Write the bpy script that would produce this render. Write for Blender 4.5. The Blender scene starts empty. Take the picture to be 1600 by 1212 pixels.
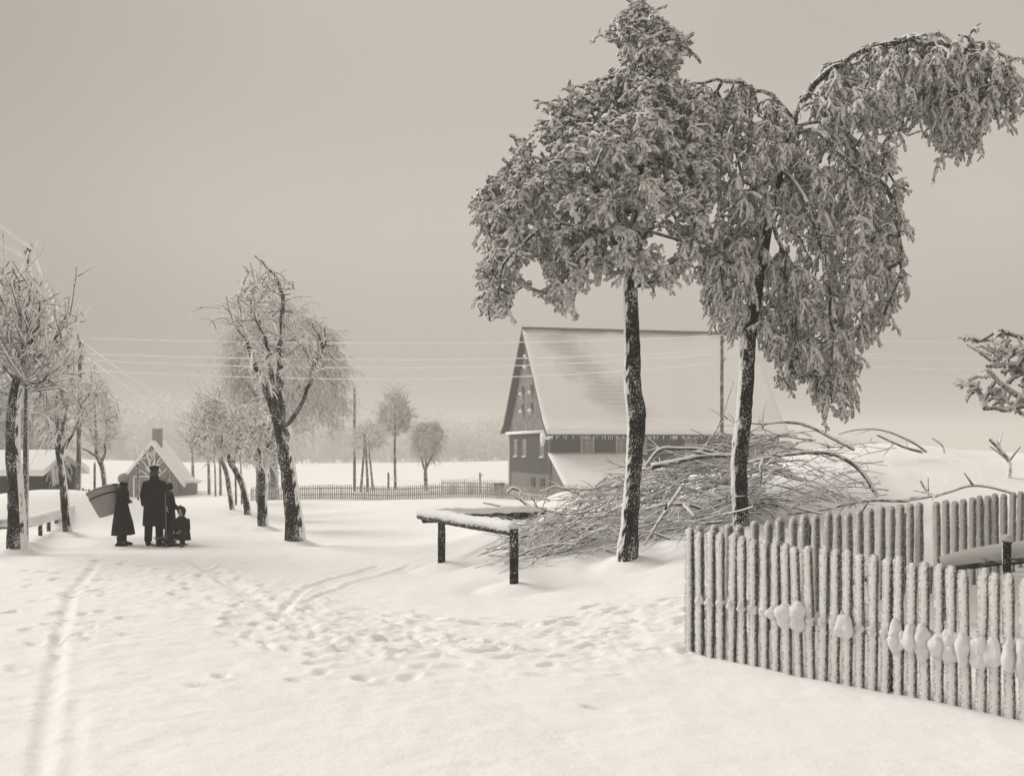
import bpy, bmesh, math, random
import numpy as np
from mathutils import Vector

# ---------------------------------------------------------------- camera, world, sun, exposure
F, HZ, CH = 1800.0, 700.0, 2.1           # focal length in photo pixels, horizon row, eye height
scene = bpy.context.scene
cam_data = bpy.data.cameras.new('camera')
cam = bpy.data.objects.new('camera', cam_data)
scene.collection.objects.link(cam)
cam.location = (0, 0, CH)
cam.rotation_euler = (math.radians(90), 0, 0)
cam_data.sensor_width = 36
cam_data.lens = 36 * F / 1600
cam_data.shift_y = (HZ - 606) / 1600
cam_data.clip_start = 0.1
cam_data.clip_end = 3000
cam_data.dof.use_dof = True
cam_data.dof.focus_distance = 21
cam_data.dof.aperture_fstop = 2.8
scene.camera = cam

SUN_EL, SUN_ROT = math.radians(38), math.radians(-62)
world = bpy.data.worlds.new('World')
scene.world = world
world.use_nodes = True
nt = world.node_tree
for n in list(nt.nodes): nt.nodes.remove(n)
w_out = nt.nodes.new('ShaderNodeOutputWorld')
w_bg = nt.nodes.new('ShaderNodeBackground')
w_sky = nt.nodes.new('ShaderNodeTexSky')
w_sky.sky_type = 'NISHITA'
w_sky.sun_disc = False
w_sky.sun_elevation = SUN_EL
w_sky.sun_rotation = SUN_ROT
w_sky.dust_density = 6
w_bw = nt.nodes.new('ShaderNodeRGBToBW')
w_mr = nt.nodes.new('ShaderNodeMapRange')          # flatten the clear sky to an even overcast
w_mr.inputs['From Min'].default_value = 0.0
w_mr.inputs['From Max'].default_value = 12.0
w_mr.inputs['To Min'].default_value = 4.7
w_mr.inputs['To Max'].default_value = 6.4
w_tint = nt.nodes.new('ShaderNodeMix'); w_tint.data_type = 'RGBA'; w_tint.blend_type = 'MULTIPLY'
w_tint.inputs['Factor'].default_value = 1.0
w_tint.inputs['B'].default_value = (1.0, 0.915, 0.815, 1)
nt.links.new(w_sky.outputs['Color'], w_bw.inputs['Color'])
nt.links.new(w_bw.outputs['Val'], w_mr.inputs['Value'])
nt.links.new(w_mr.outputs['Result'], w_tint.inputs['A'])
# the cloud deck: uneven thickness, a heavier bank above the horizon haze, thin towards the zenith
w_tc = nt.nodes.new('ShaderNodeTexCoord')
w_xyz = nt.nodes.new('ShaderNodeSeparateXYZ'); nt.links.new(w_tc.outputs['Generated'], w_xyz.inputs['Vector'])
w_ramp = nt.nodes.new('ShaderNodeValToRGB'); nt.links.new(w_xyz.outputs['Z'], w_ramp.inputs['Fac'])
cr = w_ramp.color_ramp; cr.interpolation = 'EASE'
cr.elements[0].position = 0.0; cr.elements[0].color = (.64, .64, .64, 1)
cr.elements[1].position = 1.0; cr.elements[1].color = (1.12, 1.12, 1.12, 1)
for p_, v_ in ((.05, .74), (.19, .92), (.34, .84), (.6, .98)):
    e_ = cr.elements.new(p_); e_.color = (v_, v_, v_, 1)
w_n = nt.nodes.new('ShaderNodeTexNoise'); w_n.inputs['Scale'].default_value = 1.6; w_n.inputs['Detail'].default_value = 3; w_n.inputs['Roughness'].default_value = .45
nt.links.new(w_tc.outputs['Generated'], w_n.inputs['Vector'])
w_nr = nt.nodes.new('ShaderNodeMapRange'); w_nr.inputs['From Min'].default_value = .3; w_nr.inputs['From Max'].default_value = .7; w_nr.inputs['To Min'].default_value = .9; w_nr.inputs['To Max'].default_value = 1.08
nt.links.new(w_n.outputs['Fac'], w_nr.inputs['Value'])
w_m1 = nt.nodes.new('ShaderNodeMix'); w_m1.data_type = 'RGBA'; w_m1.blend_type = 'MULTIPLY'; w_m1.inputs['Factor'].default_value = 1
nt.links.new(w_tint.outputs['Result'], w_m1.inputs['A']); nt.links.new(w_ramp.outputs['Color'], w_m1.inputs['B'])
w_m2 = nt.nodes.new('ShaderNodeMix'); w_m2.data_type = 'RGBA'; w_m2.blend_type = 'MULTIPLY'; w_m2.inputs['Factor'].default_value = 1
nt.links.new(w_m1.outputs['Result'], w_m2.inputs['A']); nt.links.new(w_nr.outputs['Result'], w_m2.inputs['B'])
w_bank = nt.nodes.new('ShaderNodeMapRange'); w_bank.interpolation_type = 'SMOOTHSTEP'      # thicker cloud towards the left of the road
w_bank.inputs['From Min'].default_value = -.5; w_bank.inputs['From Max'].default_value = -.08; w_bank.inputs['To Min'].default_value = .72; w_bank.inputs['To Max'].default_value = 1.0
nt.links.new(w_xyz.outputs['X'], w_bank.inputs['Value'])
w_m3 = nt.nodes.new('ShaderNodeMix'); w_m3.data_type = 'RGBA'; w_m3.blend_type = 'MULTIPLY'; w_m3.inputs['Factor'].default_value = 1
nt.links.new(w_m2.outputs['Result'], w_m3.inputs['A']); nt.links.new(w_bank.outputs['Result'], w_m3.inputs['B'])
nt.links.new(w_m3.outputs['Result'], w_bg.inputs['Color'])
w_bg.inputs['Strength'].default_value = 0.1
nt.links.new(w_bg.outputs['Background'], w_out.inputs['Surface'])

sun_data = bpy.data.lights.new('sun', 'SUN')
sun_data.energy = 2.1
sun_data.angle = math.radians(32)
sun_data.color = (1.0, 0.98, 0.935)
sun = bpy.data.objects.new('sun', sun_data)
scene.collection.objects.link(sun)
# nishita rotation: sun azimuth measured from +Y towards +X
az = SUN_ROT
sdir = Vector((math.sin(az) * math.cos(SUN_EL), math.cos(az) * math.cos(SUN_EL), math.sin(SUN_EL)))
sun.rotation_euler = sdir.to_track_quat('Z', 'Y').to_euler()
sun.location = (-40, 10, 60)

scene.view_settings.view_transform = 'Standard'
scene.view_settings.look = 'None'
scene.view_settings.exposure = 0.23
scene.view_settings.gamma = 1.0
scene.render.engine = 'CYCLES'
scene.cycles.max_bounces = 6
scene.cycles.diffuse_bounces = 3
scene.cycles.glossy_bounces = 2
scene.cycles.volume_bounces = 1
scene.cycles.use_adaptive_sampling = True
scene.cycles.use_denoising = True

HAZE_DENSITY = 0.0019

# ---------------------------------------------------------------- helpers
rng = np.random.default_rng(11)
random.seed(11)

def P(px, py, D):
    return np.array([(px - 800) * D / F, D, CH - (py - HZ) * D / F])

def tag(o, label=None, cat=None, group=None, kind=None):
    if label: o['label'] = label
    if cat: o['category'] = cat
    if group: o['group'] = group
    if kind: o['kind'] = kind
    return o

def empty(name, loc, label, cat, group=None, rz=0):
    o = bpy.data.objects.new(name, None)
    scene.collection.objects.link(o)
    o.location = tuple(float(v) for v in loc)
    o.rotation_euler = (0, 0, rz)
    o.empty_display_size = 0.3
    return tag(o, label, cat, group)

class MB:
    """collects vertices, quads and triangles, links them as one mesh object"""
    def __init__(self): self.v, self.q, self.t, self.n = [], [], [], 0
    def add(self, v, q=None, t=None):
        v = np.asarray(v, float).reshape(-1, 3)
        if q is not None and len(q): self.q.append(np.asarray(q, int).reshape(-1, 4) + self.n)
        if t is not None and len(t): self.t.append(np.asarray(t, int).reshape(-1, 3) + self.n)
        self.v.append(v); self.n += len(v)
        return self
    def mesh(self, name, smooth=True, origin=(0, 0, 0)):
        V = np.concatenate(self.v) - np.asarray(origin, float)
        Q = np.concatenate(self.q) if self.q else np.zeros((0, 4), int)
        T = np.concatenate(self.t) if self.t else np.zeros((0, 3), int)
        me = bpy.data.meshes.new(name)
        me.vertices.add(len(V)); me.vertices.foreach_set('co', V.ravel())
        idx = np.concatenate([Q.ravel(), T.ravel()])
        me.loops.add(len(idx)); me.loops.foreach_set('vertex_index', idx)
        st = np.concatenate([np.arange(len(Q)) * 4, len(Q) * 4 + np.arange(len(T)) * 3])
        me.polygons.add(len(st)); me.polygons.foreach_set('loop_start', st)
        me.polygons.foreach_set('use_smooth', np.full(len(st), smooth))
        me.update(calc_edges=True); me.validate()
        return me
    def build(self, name, mat, parent=None, smooth=True, origin=None):
        if origin is None: origin = parent_world(parent) if parent is not None else (0, 0, 0)
        me = self.mesh(name, smooth, origin)
        o = bpy.data.objects.new(name, me)
        scene.collection.objects.link(o)
        if parent is not None: o.parent = parent
        elif origin is not None: o.location = tuple(float(v) for v in origin)
        me.materials.append(mat)
        return o

def parent_world(p):
    l = np.zeros(3)
    while p is not None:
        l = l + np.array(p.location); p = p.parent
    return l                                   # parents in this scene are never rotated when this is used

def norm(v): return v / (np.linalg.norm(v, axis=-1, keepdims=True) + 1e-9)

def tube_batch(mb, pts, rad, sides=5, jit=0.0, cap=False):
    """pts (N,K,3), rad (N,K): N tubes at once"""
    pts = np.asarray(pts, float); rad = np.asarray(rad, float)
    N, K, _ = pts.shape
    tan = norm(np.gradient(pts, axis=1))
    ref = rng.normal(size=(N, 1, 3))
    chord = norm(pts[:, -1:] - pts[:, :1])
    ref = norm(ref - (ref * chord).sum(-1, keepdims=True) * chord)
    n1 = norm(np.cross(tan, ref)); n2 = np.cross(tan, n1)
    a = np.arange(sides) * 2 * np.pi / sides
    c, s = np.cos(a), np.sin(a)
    r = rad[:, :, None] * (1 + jit * rng.uniform(-1, 1, (N, K, sides)))
    V = pts[:, :, None, :] + r[..., None] * (n1[:, :, None, :] * c[None, None, :, None] + n2[:, :, None, :] * s[None, None, :, None])
    base = (np.arange(N) * K * sides)[:, None, None]
    k = np.arange(K - 1)[None, :, None] * sides
    j = np.arange(sides)[None, None, :]; j2 = (j + 1) % sides
    q = np.stack([base + k + j, base + k + j2, base + k + sides + j2, base + k + sides + j], -1)
    t = None
    if cap:
        t = []
        fan = np.array([[0, i + 1, i] for i in range(1, sides - 1)])
        for n in range(N):
            t.append(fan + n * K * sides)
            t.append(fan[:, ::-1] + n * K * sides + (K - 1) * sides)
        t = np.concatenate(t)
    mb.add(V, q.reshape(-1, 4), t)

def resample(pts, step):
    pts = np.asarray(pts, float)
    if len(pts) > 2:                            # catmull-rom
        p = np.vstack([2 * pts[0] - pts[1], pts, 2 * pts[-1] - pts[-2]])
        out = []
        for i in range(1, len(p) - 2):
            n = max(2, int(np.linalg.norm(p[i + 1] - p[i]) / step) + 1)
            t = np.linspace(0, 1, n, endpoint=False)[:, None]
            out.append(0.5 * ((2 * p[i]) + (-p[i - 1] + p[i + 1]) * t + (2 * p[i - 1] - 5 * p[i] + 4 * p[i + 1] - p[i + 2]) * t * t + (-p[i - 1] + 3 * p[i] - 3 * p[i + 1] + p[i + 2]) * t ** 3))
        out.append(pts[-1:])
        return np.concatenate(out)
    n = max(2, int(np.linalg.norm(pts[1] - pts[0]) / step) + 1)
    return pts[0] + (pts[1] - pts[0]) * np.linspace(0, 1, n)[:, None]

def tube(mb, pts, r, sides=8, jit=0.0, step=None, cap=True):
    pts = np.asarray(pts, float)
    r = np.atleast_1d(np.asarray(r, float))
    if step: q = resample(pts, step)
    else: q = pts
    s0 = np.r_[0, np.cumsum(np.linalg.norm(np.diff(pts, axis=0), axis=1))]; s0 /= max(s0[-1], 1e-9)
    s1 = np.r_[0, np.cumsum(np.linalg.norm(np.diff(q, axis=0), axis=1))]; s1 /= max(s1[-1], 1e-9)
    rr = np.full(len(q), r[0]) if len(r) == 1 else np.interp(s1, s0 if len(r) == len(pts) else np.linspace(0, 1, len(r)), r)
    tube_batch(mb, q[None], rr[None], sides, jit, cap)

def box(mb, c, size, ax=None, top=(1, 1)):
    """box of full size along axes ax (rows), centred at c; top scales the upper face"""
    ax = np.eye(3) if ax is None else np.asarray(ax, float)
    s = np.asarray(size, float) / 2
    v = []
    for z in (-1, 1):
        for x, y in ((-1, -1), (1, -1), (1, 1), (-1, 1)):
            kx, ky = (top if z > 0 else (1, 1))
            v.append(np.asarray(c, float) + ax[0] * x * s[0] * kx + ax[1] * y * s[1] * ky + ax[2] * z * s[2])
    mb.add(v, [[0, 3, 2, 1], [4, 5, 6, 7], [0, 1, 5, 4], [1, 2, 6, 5], [2, 3, 7, 6], [3, 0, 4, 7]])

def prism(mb, poly, ext):
    """solid between polygon poly (n,3) and poly + ext"""
    a = np.asarray(poly, float); n = len(a); b = a + np.asarray(ext, float)
    q = [[i, (i + 1) % n, n + (i + 1) % n, n + i] for i in range(n)]
    t = [[0, i, i + 1] for i in range(1, n - 1)] + [[n, n + i + 1, n + i] for i in range(1, n - 1)]
    mb.add(np.vstack([a, b]), q, t)

def blob(mb, c, r, ax=None, nu=14, nv=9, jit=0.06, sq=1.0):
    """lumpy ellipsoid"""
    ax = np.eye(3) if ax is None else np.asarray(ax, float)
    u = np.arange(nu) * 2 * np.pi / nu
    v = np.linspace(-np.pi / 2, np.pi / 2, nv)[1:-1]
    U, W = np.meshgrid(u, v)
    d = np.stack([np.cos(W) * np.cos(U), np.cos(W) * np.sin(U), np.sin(W)], -1).reshape(-1, 3)
    d = np.sign(d) * np.abs(d) ** sq
    d = np.vstack([[0, 0, -1], d, [0, 0, 1]])
    ph = rng.uniform(0, 6, 6)
    lump = 1 + jit * (np.sin(3 * d[:, 0] + ph[0]) + np.sin(4 * d[:, 1] + ph[1]) + np.sin(5 * d[:, 2] + ph[2])) + jit * .5 * rng.uniform(-1, 1, len(d))
    p = (d * lump[:, None] * np.asarray(r, float)) @ ax + np.asarray(c, float)
    m = len(v); q = []; t = []
    for i in range(m - 1):
        for j in range(nu):
            a = 1 + i * nu + j; b = 1 + i * nu + (j + 1) % nu
            q.append([a, b, b + nu, a + nu])
    for j in range(nu):
        t.append([0, 1 + (j + 1) % nu, 1 + j])
        t.append([len(p) - 1, 1 + (m - 1) * nu + j, 1 + (m - 1) * nu + (j + 1) % nu])
    mb.add(p, q, t)

# numpy gradient noise
_perm = np.random.default_rng(5).permutation(512)
_ang = np.random.default_rng(6).uniform(0, 2 * np.pi, 512)
def perlin(x, y, seed=0):
    x = np.asarray(x, float) + seed * 17.3; y = np.asarray(y, float) + seed * 9.7
    xi = np.floor(x).astype(int); yi = np.floor(y).astype(int)
    fx, fy = x - xi, y - yi
    def g(ix, iy, dx, dy):
        a = _ang[_perm[(_perm[ix & 511] + iy) & 511]]
        return np.cos(a) * dx + np.sin(a) * dy
    u = fx * fx * fx * (fx * (fx * 6 - 15) + 10); v = fy * fy * fy * (fy * (fy * 6 - 15) + 10)
    n00 = g(xi, yi, fx, fy); n10 = g(xi + 1, yi, fx - 1, fy)
    n01 = g(xi, yi + 1, fx, fy - 1); n11 = g(xi + 1, yi + 1, fx - 1, fy - 1)
    return (n00 * (1 - u) + n10 * u) * (1 - v) + (n01 * (1 - u) + n11 * u) * v
def fbm(x, y, oct=4, seed=0):
    s = 0; a = 1
    for i in range(oct):
        s = s + a * perlin(x * 2 ** i, y * 2 ** i, seed + i); a *= .5
    return s

# ---------------------------------------------------------------- materials
def new_mat(name):
    m = bpy.data.materials.new(name); m.use_nodes = True
    t = m.node_tree
    b = next(n for n in t.nodes if n.type == 'BSDF_PRINCIPLED')
    b.inputs['Roughness'].default_value = 0.85
    b.inputs['Specular IOR Level'].default_value = 0.2
    return m, t, b

def noise_node(t, scale, detail=4, rough=.55, vec=None):
    n = t.nodes.new('ShaderNodeTexNoise')
    n.inputs['Scale'].default_value = scale; n.inputs['Detail'].default_value = detail; n.inputs['Roughness'].default_value = rough
    if vec is not None: t.links.new(vec, n.inputs['Vector'])
    return n

def math_node(t, op, a, b=None, clamp=False):
    n = t.nodes.new('ShaderNodeMath'); n.operation = op; n.use_clamp = clamp
    for i, v in enumerate((a, b)):
        if v is None: continue
        if isinstance(v, (int, float)): n.inputs[i].default_value = v
        else: t.links.new(v, n.inputs[i])
    return n.outputs[0]

def mix_col(t, fac, a, b):
    n = t.nodes.new('ShaderNodeMix'); n.data_type = 'RGBA'
    if isinstance(fac, (int, float)): n.inputs['Factor'].default_value = fac
    else: t.links.new(fac, n.inputs['Factor'])
    for k, v in (('A', a), ('B', b)):
        if isinstance(v, tuple): n.inputs[k].default_value = (*v, 1)
        else: t.links.new(v, n.inputs[k])
    return n.outputs['Result']

def grey(v, w=1.0):                              # the print's warm tone
    return (v, v * (1 - .045 * w), v * (1 - .10 * w))

def simple(name, col, var=.15, scale=8, bump=.2, rough=.85, stretch=None, bscale=None):
    m, t, b = new_mat(name)
    tc = t.nodes.new('ShaderNodeTexCoord'); vec = tc.outputs['Object']
    if stretch:
        mp = t.nodes.new('ShaderNodeMapping'); mp.inputs['Scale'].default_value = stretch
        t.links.new(vec, mp.inputs['Vector']); vec = mp.outputs['Vector']
    n = noise_node(t, scale, 5, .6, vec)
    lo = tuple(c * (1 - var) for c in col); hi = tuple(min(1, c * (1 + var)) for c in col)
    r = t.nodes.new('ShaderNodeMapRange'); r.inputs['From Min'].default_value = .3; r.inputs['From Max'].default_value = .7
    t.links.new(n.outputs['Fac'], r.inputs['Value'])
    t.links.new(mix_col(t, r.outputs['Result'], lo, hi), b.inputs['Base Color'])
    b.inputs['Roughness'].default_value = rough
    if bump:
        bp = t.nodes.new('ShaderNodeBump'); bp.inputs['Strength'].default_value = bump; bp.inputs['Distance'].default_value = .02
        n2 = noise_node(t, bscale or scale * 3, 4, .6, vec)
        t.links.new(n2.outputs['Fac'], bp.inputs['Height']); t.links.new(bp.outputs['Normal'], b.inputs['Normal'])
    return m

def rime_mat(name, dark, rime, d, thr=0.0, soft=.15, nscale=12, namp=.8, speck=0.0, sscale=60, bump=.5, stretch=(1, 1, 1), plank=0):
    """wind-blown rime: white where the surface faces direction d, ragged by noise, speckled elsewhere"""
    m, t, b = new_mat(name)
    geo = t.nodes.new('ShaderNodeNewGeometry')
    tc = t.nodes.new('ShaderNodeTexCoord')
    dp = t.nodes.new('ShaderNodeVectorMath'); dp.operation = 'DOT_PRODUCT'
    t.links.new(geo.outputs['True Normal'], dp.inputs[0]); dp.inputs[1].default_value = d
    mp = t.nodes.new('ShaderNodeMapping'); mp.inputs['Scale'].default_value = stretch
    t.links.new(tc.outputs['Object'], mp.inputs['Vector'])
    n = noise_node(t, nscale, 5, .65, mp.outputs['Vector'])
    nn = math_node(t, 'MULTIPLY', math_node(t, 'SUBTRACT', n.outputs['Fac'], .5), namp * 2)
    f = math_node(t, 'ADD', dp.outputs['Value'], nn)
    r = t.nodes.new('ShaderNodeMapRange'); r.interpolation_type = 'SMOOTHSTEP'
    r.inputs['From Min'].default_value = thr - soft; r.inputs['From Max'].default_value = thr + soft
    t.links.new(f, r.inputs['Value'])
    fac = r.outputs['Result']
    if speck > 0:
        n3 = noise_node(t, sscale, 2, .5, mp.outputs['Vector'])
        r3 = t.nodes.new('ShaderNodeMapRange')
        r3.inputs['From Min'].default_value = .66 - speck * .12; r3.inputs['From Max'].default_value = .72 - speck * .12
        n5 = noise_node(t, 3.5, 3, .6, mp.outputs['Vector'])
        t.links.new(math_node(t, 'ADD', n3.outputs['Fac'], math_node(t, 'MULTIPLY', math_node(t, 'SUBTRACT', n5.outputs['Fac'], .5), .55)), r3.inputs['Value'])
        fac = math_node(t, 'MAXIMUM', fac, r3.outputs['Result'])
    n4 = noise_node(t, 30, 3, .6, mp.outputs['Vector'])
    darkv = mix_col(t, n4.outputs['Fac'], tuple(c * .6 for c in dark), tuple(c * 1.4 for c in dark))
    t.links.new(mix_col(t, fac, darkv, rime), b.inputs['Base Color'])
    bp = t.nodes.new('ShaderNodeBump'); bp.inputs['Strength'].default_value = bump; bp.inputs['Distance'].default_value = .02
    hgt = math_node(t, 'ADD', math_node(t, 'MULTIPLY', fac, .6), noise_node(t, 45, 4, .7, mp.outputs['Vector']).outputs['Fac'])
    t.links.new(hgt, bp.inputs['Height']); t.links.new(bp.outputs['Normal'], b.inputs['Normal'])
    b.inputs['Roughness'].default_value = .9
    return m

def snow_mat(name, col=.88, scale=1.0, bump=.35, packed=0.0):
    m, t, b = new_mat(name)
    tc = t.nodes.new('ShaderNodeTexCoord')
    n1 = noise_node(t, 1.1 * scale, 6, .6, tc.outputs['Object'])
    c = mix_col(t, n1.outputs['Fac'], grey(col * (.97 - packed), .12), grey(min(.94, col * 1.03), .12))
    t.links.new(c, b.inputs['Base Color'])
    b.inputs['Roughness'].default_value = .75
    b.inputs['Subsurface Weight'].default_value = 0.0
    bp = t.nodes.new('ShaderNodeBump'); bp.inputs['Strength'].default_value = bump; bp.inputs['Distance'].default_value = .03
    na = noise_node(t, 9 * scale, 6, .65, tc.outputs['Object']); nb = noise_node(t, 60 * scale, 3, .7, tc.outputs['Object'])
    h = math_node(t, 'ADD', na.outputs['Fac'], math_node(t, 'MULTIPLY', nb.outputs['Fac'], .35))
    t.links.new(h, bp.inputs['Height']); t.links.new(bp.outputs['Normal'], b.inputs['Normal'])
    return m

M = {}
M['snow'] = snow_mat('snow', .92, 1.0, .5)
M['road'] = snow_mat('trodden_snow', .91, 1.15, .6, packed=.02)
M['drift'] = snow_mat('snow_cap', .9, 2.4, .8)
M['trunk'] = rime_mat('rimed_bark', grey(.012), grey(.85, .4), (-.62, .75, .1), thr=-.10, nscale=7, namp=.95, speck=.55, sscale=75, stretch=(1, 1, .6), bump=.9)
M['trunk_r'] = rime_mat('rimed_bark_right', grey(.012), grey(.85, .4), (.66, .72, .1), thr=.04, nscale=7, namp=.9, speck=.6, sscale=65, stretch=(1, 1, .6), bump=.9)
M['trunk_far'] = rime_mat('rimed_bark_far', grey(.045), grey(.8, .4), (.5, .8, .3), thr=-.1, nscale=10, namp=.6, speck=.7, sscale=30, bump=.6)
M['bough'] = rime_mat('rimed_bough', grey(.025), grey(.8, .4), (0, .4, .9), thr=.05, nscale=14, namp=.6, speck=.8, sscale=50, bump=.6)
M['twig'] = rime_mat('rime_twig', grey(.10), grey(.84, .5), (-.1, .35, .9), thr=-.6, soft=.4, nscale=22, namp=.9, bump=.9)
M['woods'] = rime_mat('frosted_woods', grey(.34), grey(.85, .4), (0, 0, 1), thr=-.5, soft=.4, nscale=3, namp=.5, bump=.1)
M['twig2'] = rime_mat('rime_twig_hanging', grey(.09), grey(.83, .5), (-.1, .45, .85), thr=-.55, soft=.4, nscale=26, namp=.9, bump=.9)
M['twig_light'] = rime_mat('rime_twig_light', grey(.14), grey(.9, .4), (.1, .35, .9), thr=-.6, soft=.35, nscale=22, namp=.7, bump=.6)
M['stick'] = rime_mat('rimed_stick', grey(.04), grey(.88, .4), (-.1, .05, .95), thr=-.18, soft=.22, nscale=9, namp=.55, bump=.5)
M['picket'] = rime_mat('rimed_picket', grey(.07), grey(.92, .3), (-.774, .633, .45), thr=-.55, soft=.40, nscale=70, namp=.55, bump=.6)
M['picket2'] = rime_mat('rimed_picket_back', grey(.05), grey(.85, .4), (-.774, .45, .45), thr=-.6, soft=.4, nscale=70, namp=.9, bump=.8)
M['post'] = rime_mat('rimed_post', grey(.015), grey(.86, .4), (-.5, .75, .6), thr=.42, soft=.15, nscale=16, namp=.5, speck=.4, sscale=55, bump=.6)
M['log'] = rime_mat('frosted_log', grey(.03), grey(.5, .6), (-.1, -.1, 1), thr=-.35, soft=.2, nscale=30, namp=.3, bump=.9)
M['rail'] = rime_mat('rimed_rail', grey(.02), grey(.86, .4), (-.1, .1, 1), thr=-.25, soft=.15, nscale=12, namp=.25, bump=.5)
M['thin_post'] = rime_mat('frosted_pole', grey(.05), grey(.7, .4), (.5, .8, .2), thr=.05, soft=.3, nscale=20, namp=.8, speck=.7, sscale=40, bump=.3)
M['wire'] = simple('rimed_wire', grey(.88, .3), .1, 30, .3)
M['board'] = simple('weathered_board', grey(.13), .35, 3, .3, stretch=(6, 6, .4))

# ---------------------------------------------------------------- terrain
ctrl = []
def cp(px, py, D): ctrl.append(tuple(P(px, py, D)))
def cx(x, y, z): ctrl.append((x, y, z))
for x, y, z in [(-3, 4, 0), (0, 4, 0), (3, 4, -.1), (-8, 8, 0.02), (0, 8, 0), (4.2, 6.5, -.2), (8, 5, -.3), (-12, -4, 0), (0, -4, 0), (12, -4, -.2),
                (-2, 11, 0), (-5, 14, 0), (-9, 14, .02), (0, 13.5, 0), (-4, 19, 0), (-8, 20, 0), (-1.3, 17, 0), (-4.8, 25, 0), (-10, 26, .0), (-14, 20, .05),
                (1.83, 11.9, -.03), (3.1, 10.9, -.12), (4.4, 9.8, -.25), (6.5, 8, -.35), (10, 8, -.3), (1.0, 14.5, .04), (2.2, 14.6, .15), (4.8, 14.2, .2), (7.2, 16.3, .25), (10, 14, .3),
                (-2, 30, .0), (-4.5, 35, -.02), (-8, 38, -.25), (2, 30, .05)]:
    cx(x, y, z)
cp(690, 887, 20.2); cp(803, 920, 17.2); cp(980, 882, 18); cp(1158, 828, 18.5); cp(760, 850, 22)
cp(860, 850, 19.5); cp(1040, 850, 18.6); cp(1100, 800, 20); cp(1250, 790, 20); cp(1440, 790, 19.5); cp(1450, 706, 22); cp(1350, 712, 22); cp(1590, 716, 22.5); cp(1560, 780, 19.5)
cp(1250, 720, 22.5); cp(1700, 720, 22); cp(880, 768, 27); cp(960, 775, 25); cp(820, 800, 27); cp(1080, 742, 24); cp(650, 800, 36)
cp(600, 784, 44); cp(450, 786, 43); cp(780, 786, 44); cp(920, 786, 44); cp(1150, 775, 44); cp(1400, 760, 44)
cp(400, 783, 66); cp(600, 783, 66); cp(840, 782, 66); cp(600, 766, 80); cp(800, 772, 80); cp(1000, 768, 78); cp(1200, 762, 80); cp(700, 745, 120); cp(600, 729, 200); cp(780, 729, 200)
cp(460, 848, 25.5); cp(411, 826, 30); cp(387, 808, 35); cp(362, 796, 39.5); cp(300, 790, 55); cp(300, 776, 90); cp(200, 780, 90); cp(330, 764, 100); cp(345, 733, 180)
cp(28, 862, 23.3); cp(105, 838, 27); cp(122, 806, 38); cx(-12.6, 31.8, .05); cx(-16, 31, .05); cp(60, 836, 27.8); cp(15, 857, 24); cp(98, 828, 30); cp(150, 803, 38); cp(150, 805, 45); cp(0, 790, 46); cp(120, 733, 110); cp(30, 733, 150); cp(240, 728, 200)
cp(1550, 722, 150); cp(1250, 724, 130); cp(1000, 726, 170); cp(1800, 722, 60); cp(1550, 712, 300); cp(600, 722, 360); cp(100, 722, 330); cp(900, 715, 300); cp(300, 722, 300); cp(0, 715, 300)
for x, y, z in [(-150, 20, 2), (150, 20, 1), (-500, 100, 2), (500, 100, 0), (-500, 620, 0), (0, 620, -2), (500, 620, -2), (-60, 60, 0), (60, 50, .5), (-40, 0, .5), (40, 0, .5), (-500, -60, 0), (500, -60, 0)]:
    cx(x, y, z)
ctrl = np.array(ctrl)
def warp(x, y): return np.stack([np.arcsinh(x / 6.0), np.arcsinh(y / 10.0) * 1.6], -1)
def tps(r): return np.where(r > 1e-9, r * r * np.log(r + 1e-12), 0)
_c = warp(ctrl[:, 0], ctrl[:, 1]); _n = len(_c)
_A = np.zeros((_n + 3, _n + 3))
_A[:_n, :_n] = tps(np.linalg.norm(_c[:, None] - _c[None], axis=-1)) + np.eye(_n) * 2e-3
_A[:_n, _n] = 1; _A[:_n, _n + 1:] = _c; _A[_n, :_n] = 1; _A[_n + 1:, :_n] = _c.T
_w = np.linalg.solve(_A, np.r_[ctrl[:, 2], 0, 0, 0])
def gz(x, y):
    x = np.asarray(x, float); y = np.asarray(y, float); sh = x.shape
    p = warp(x.ravel(), y.ravel()); out = np.empty(len(p))
    for i in range(0, len(p), 20000):
        q = p[i:i + 20000]
        out[i:i + 20000] = tps(np.linalg.norm(q[:, None] - _c[None], axis=-1)) @ _w[:_n] + _w[_n] + q @ _w[_n + 1:]
    return out.reshape(sh) if sh else float(out[0])

# the sheet, finer where the picture needs it
def graded(a0, a1, step, growth, far):
    out = list(np.arange(a0, a1, step)); s = step
    while out[-1] < far: s *= growth; out.append(out[-1] + s)
    return np.array(out)
xr = graded(0, 8, .042, 1.05, 480); xs = np.r_[-xr[:0:-1], xr]
ys = np.r_[-graded(4, 4.3, .3, 1.3, 50)[::-1], graded(-3.9, 5, .15, 1.0001, -3), ]
ys = np.r_[-np.array([55, 40, 28, 20, 14, 10, 8, 6.5, 5.2, 4.2]), np.arange(-3.4, 5, .14), graded(5, 16, .038, 1.0135, 620)]
X, Y = np.meshgrid(xs, ys)
Z = gz(X, Y)

def seg_dist(x, y, pts):
    best = np.full(x.shape, 1e9)
    for (x0, y0), (x1, y1) in zip(pts[:-1], pts[1:]):
        dx, dy = x1 - x0, y1 - y0
        t = np.clip(((x - x0) * dx + (y - y0) * dy) / (dx * dx + dy * dy), 0, 1)
        best = np.minimum(best, np.hypot(x - x0 - t * dx, y - y0 - t * dy))
    return best
def gp(px, py):                                  # photo pixel on the flat road plane
    D = CH * F / (py - HZ); return ((px - 800) * D / F, D)

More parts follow.
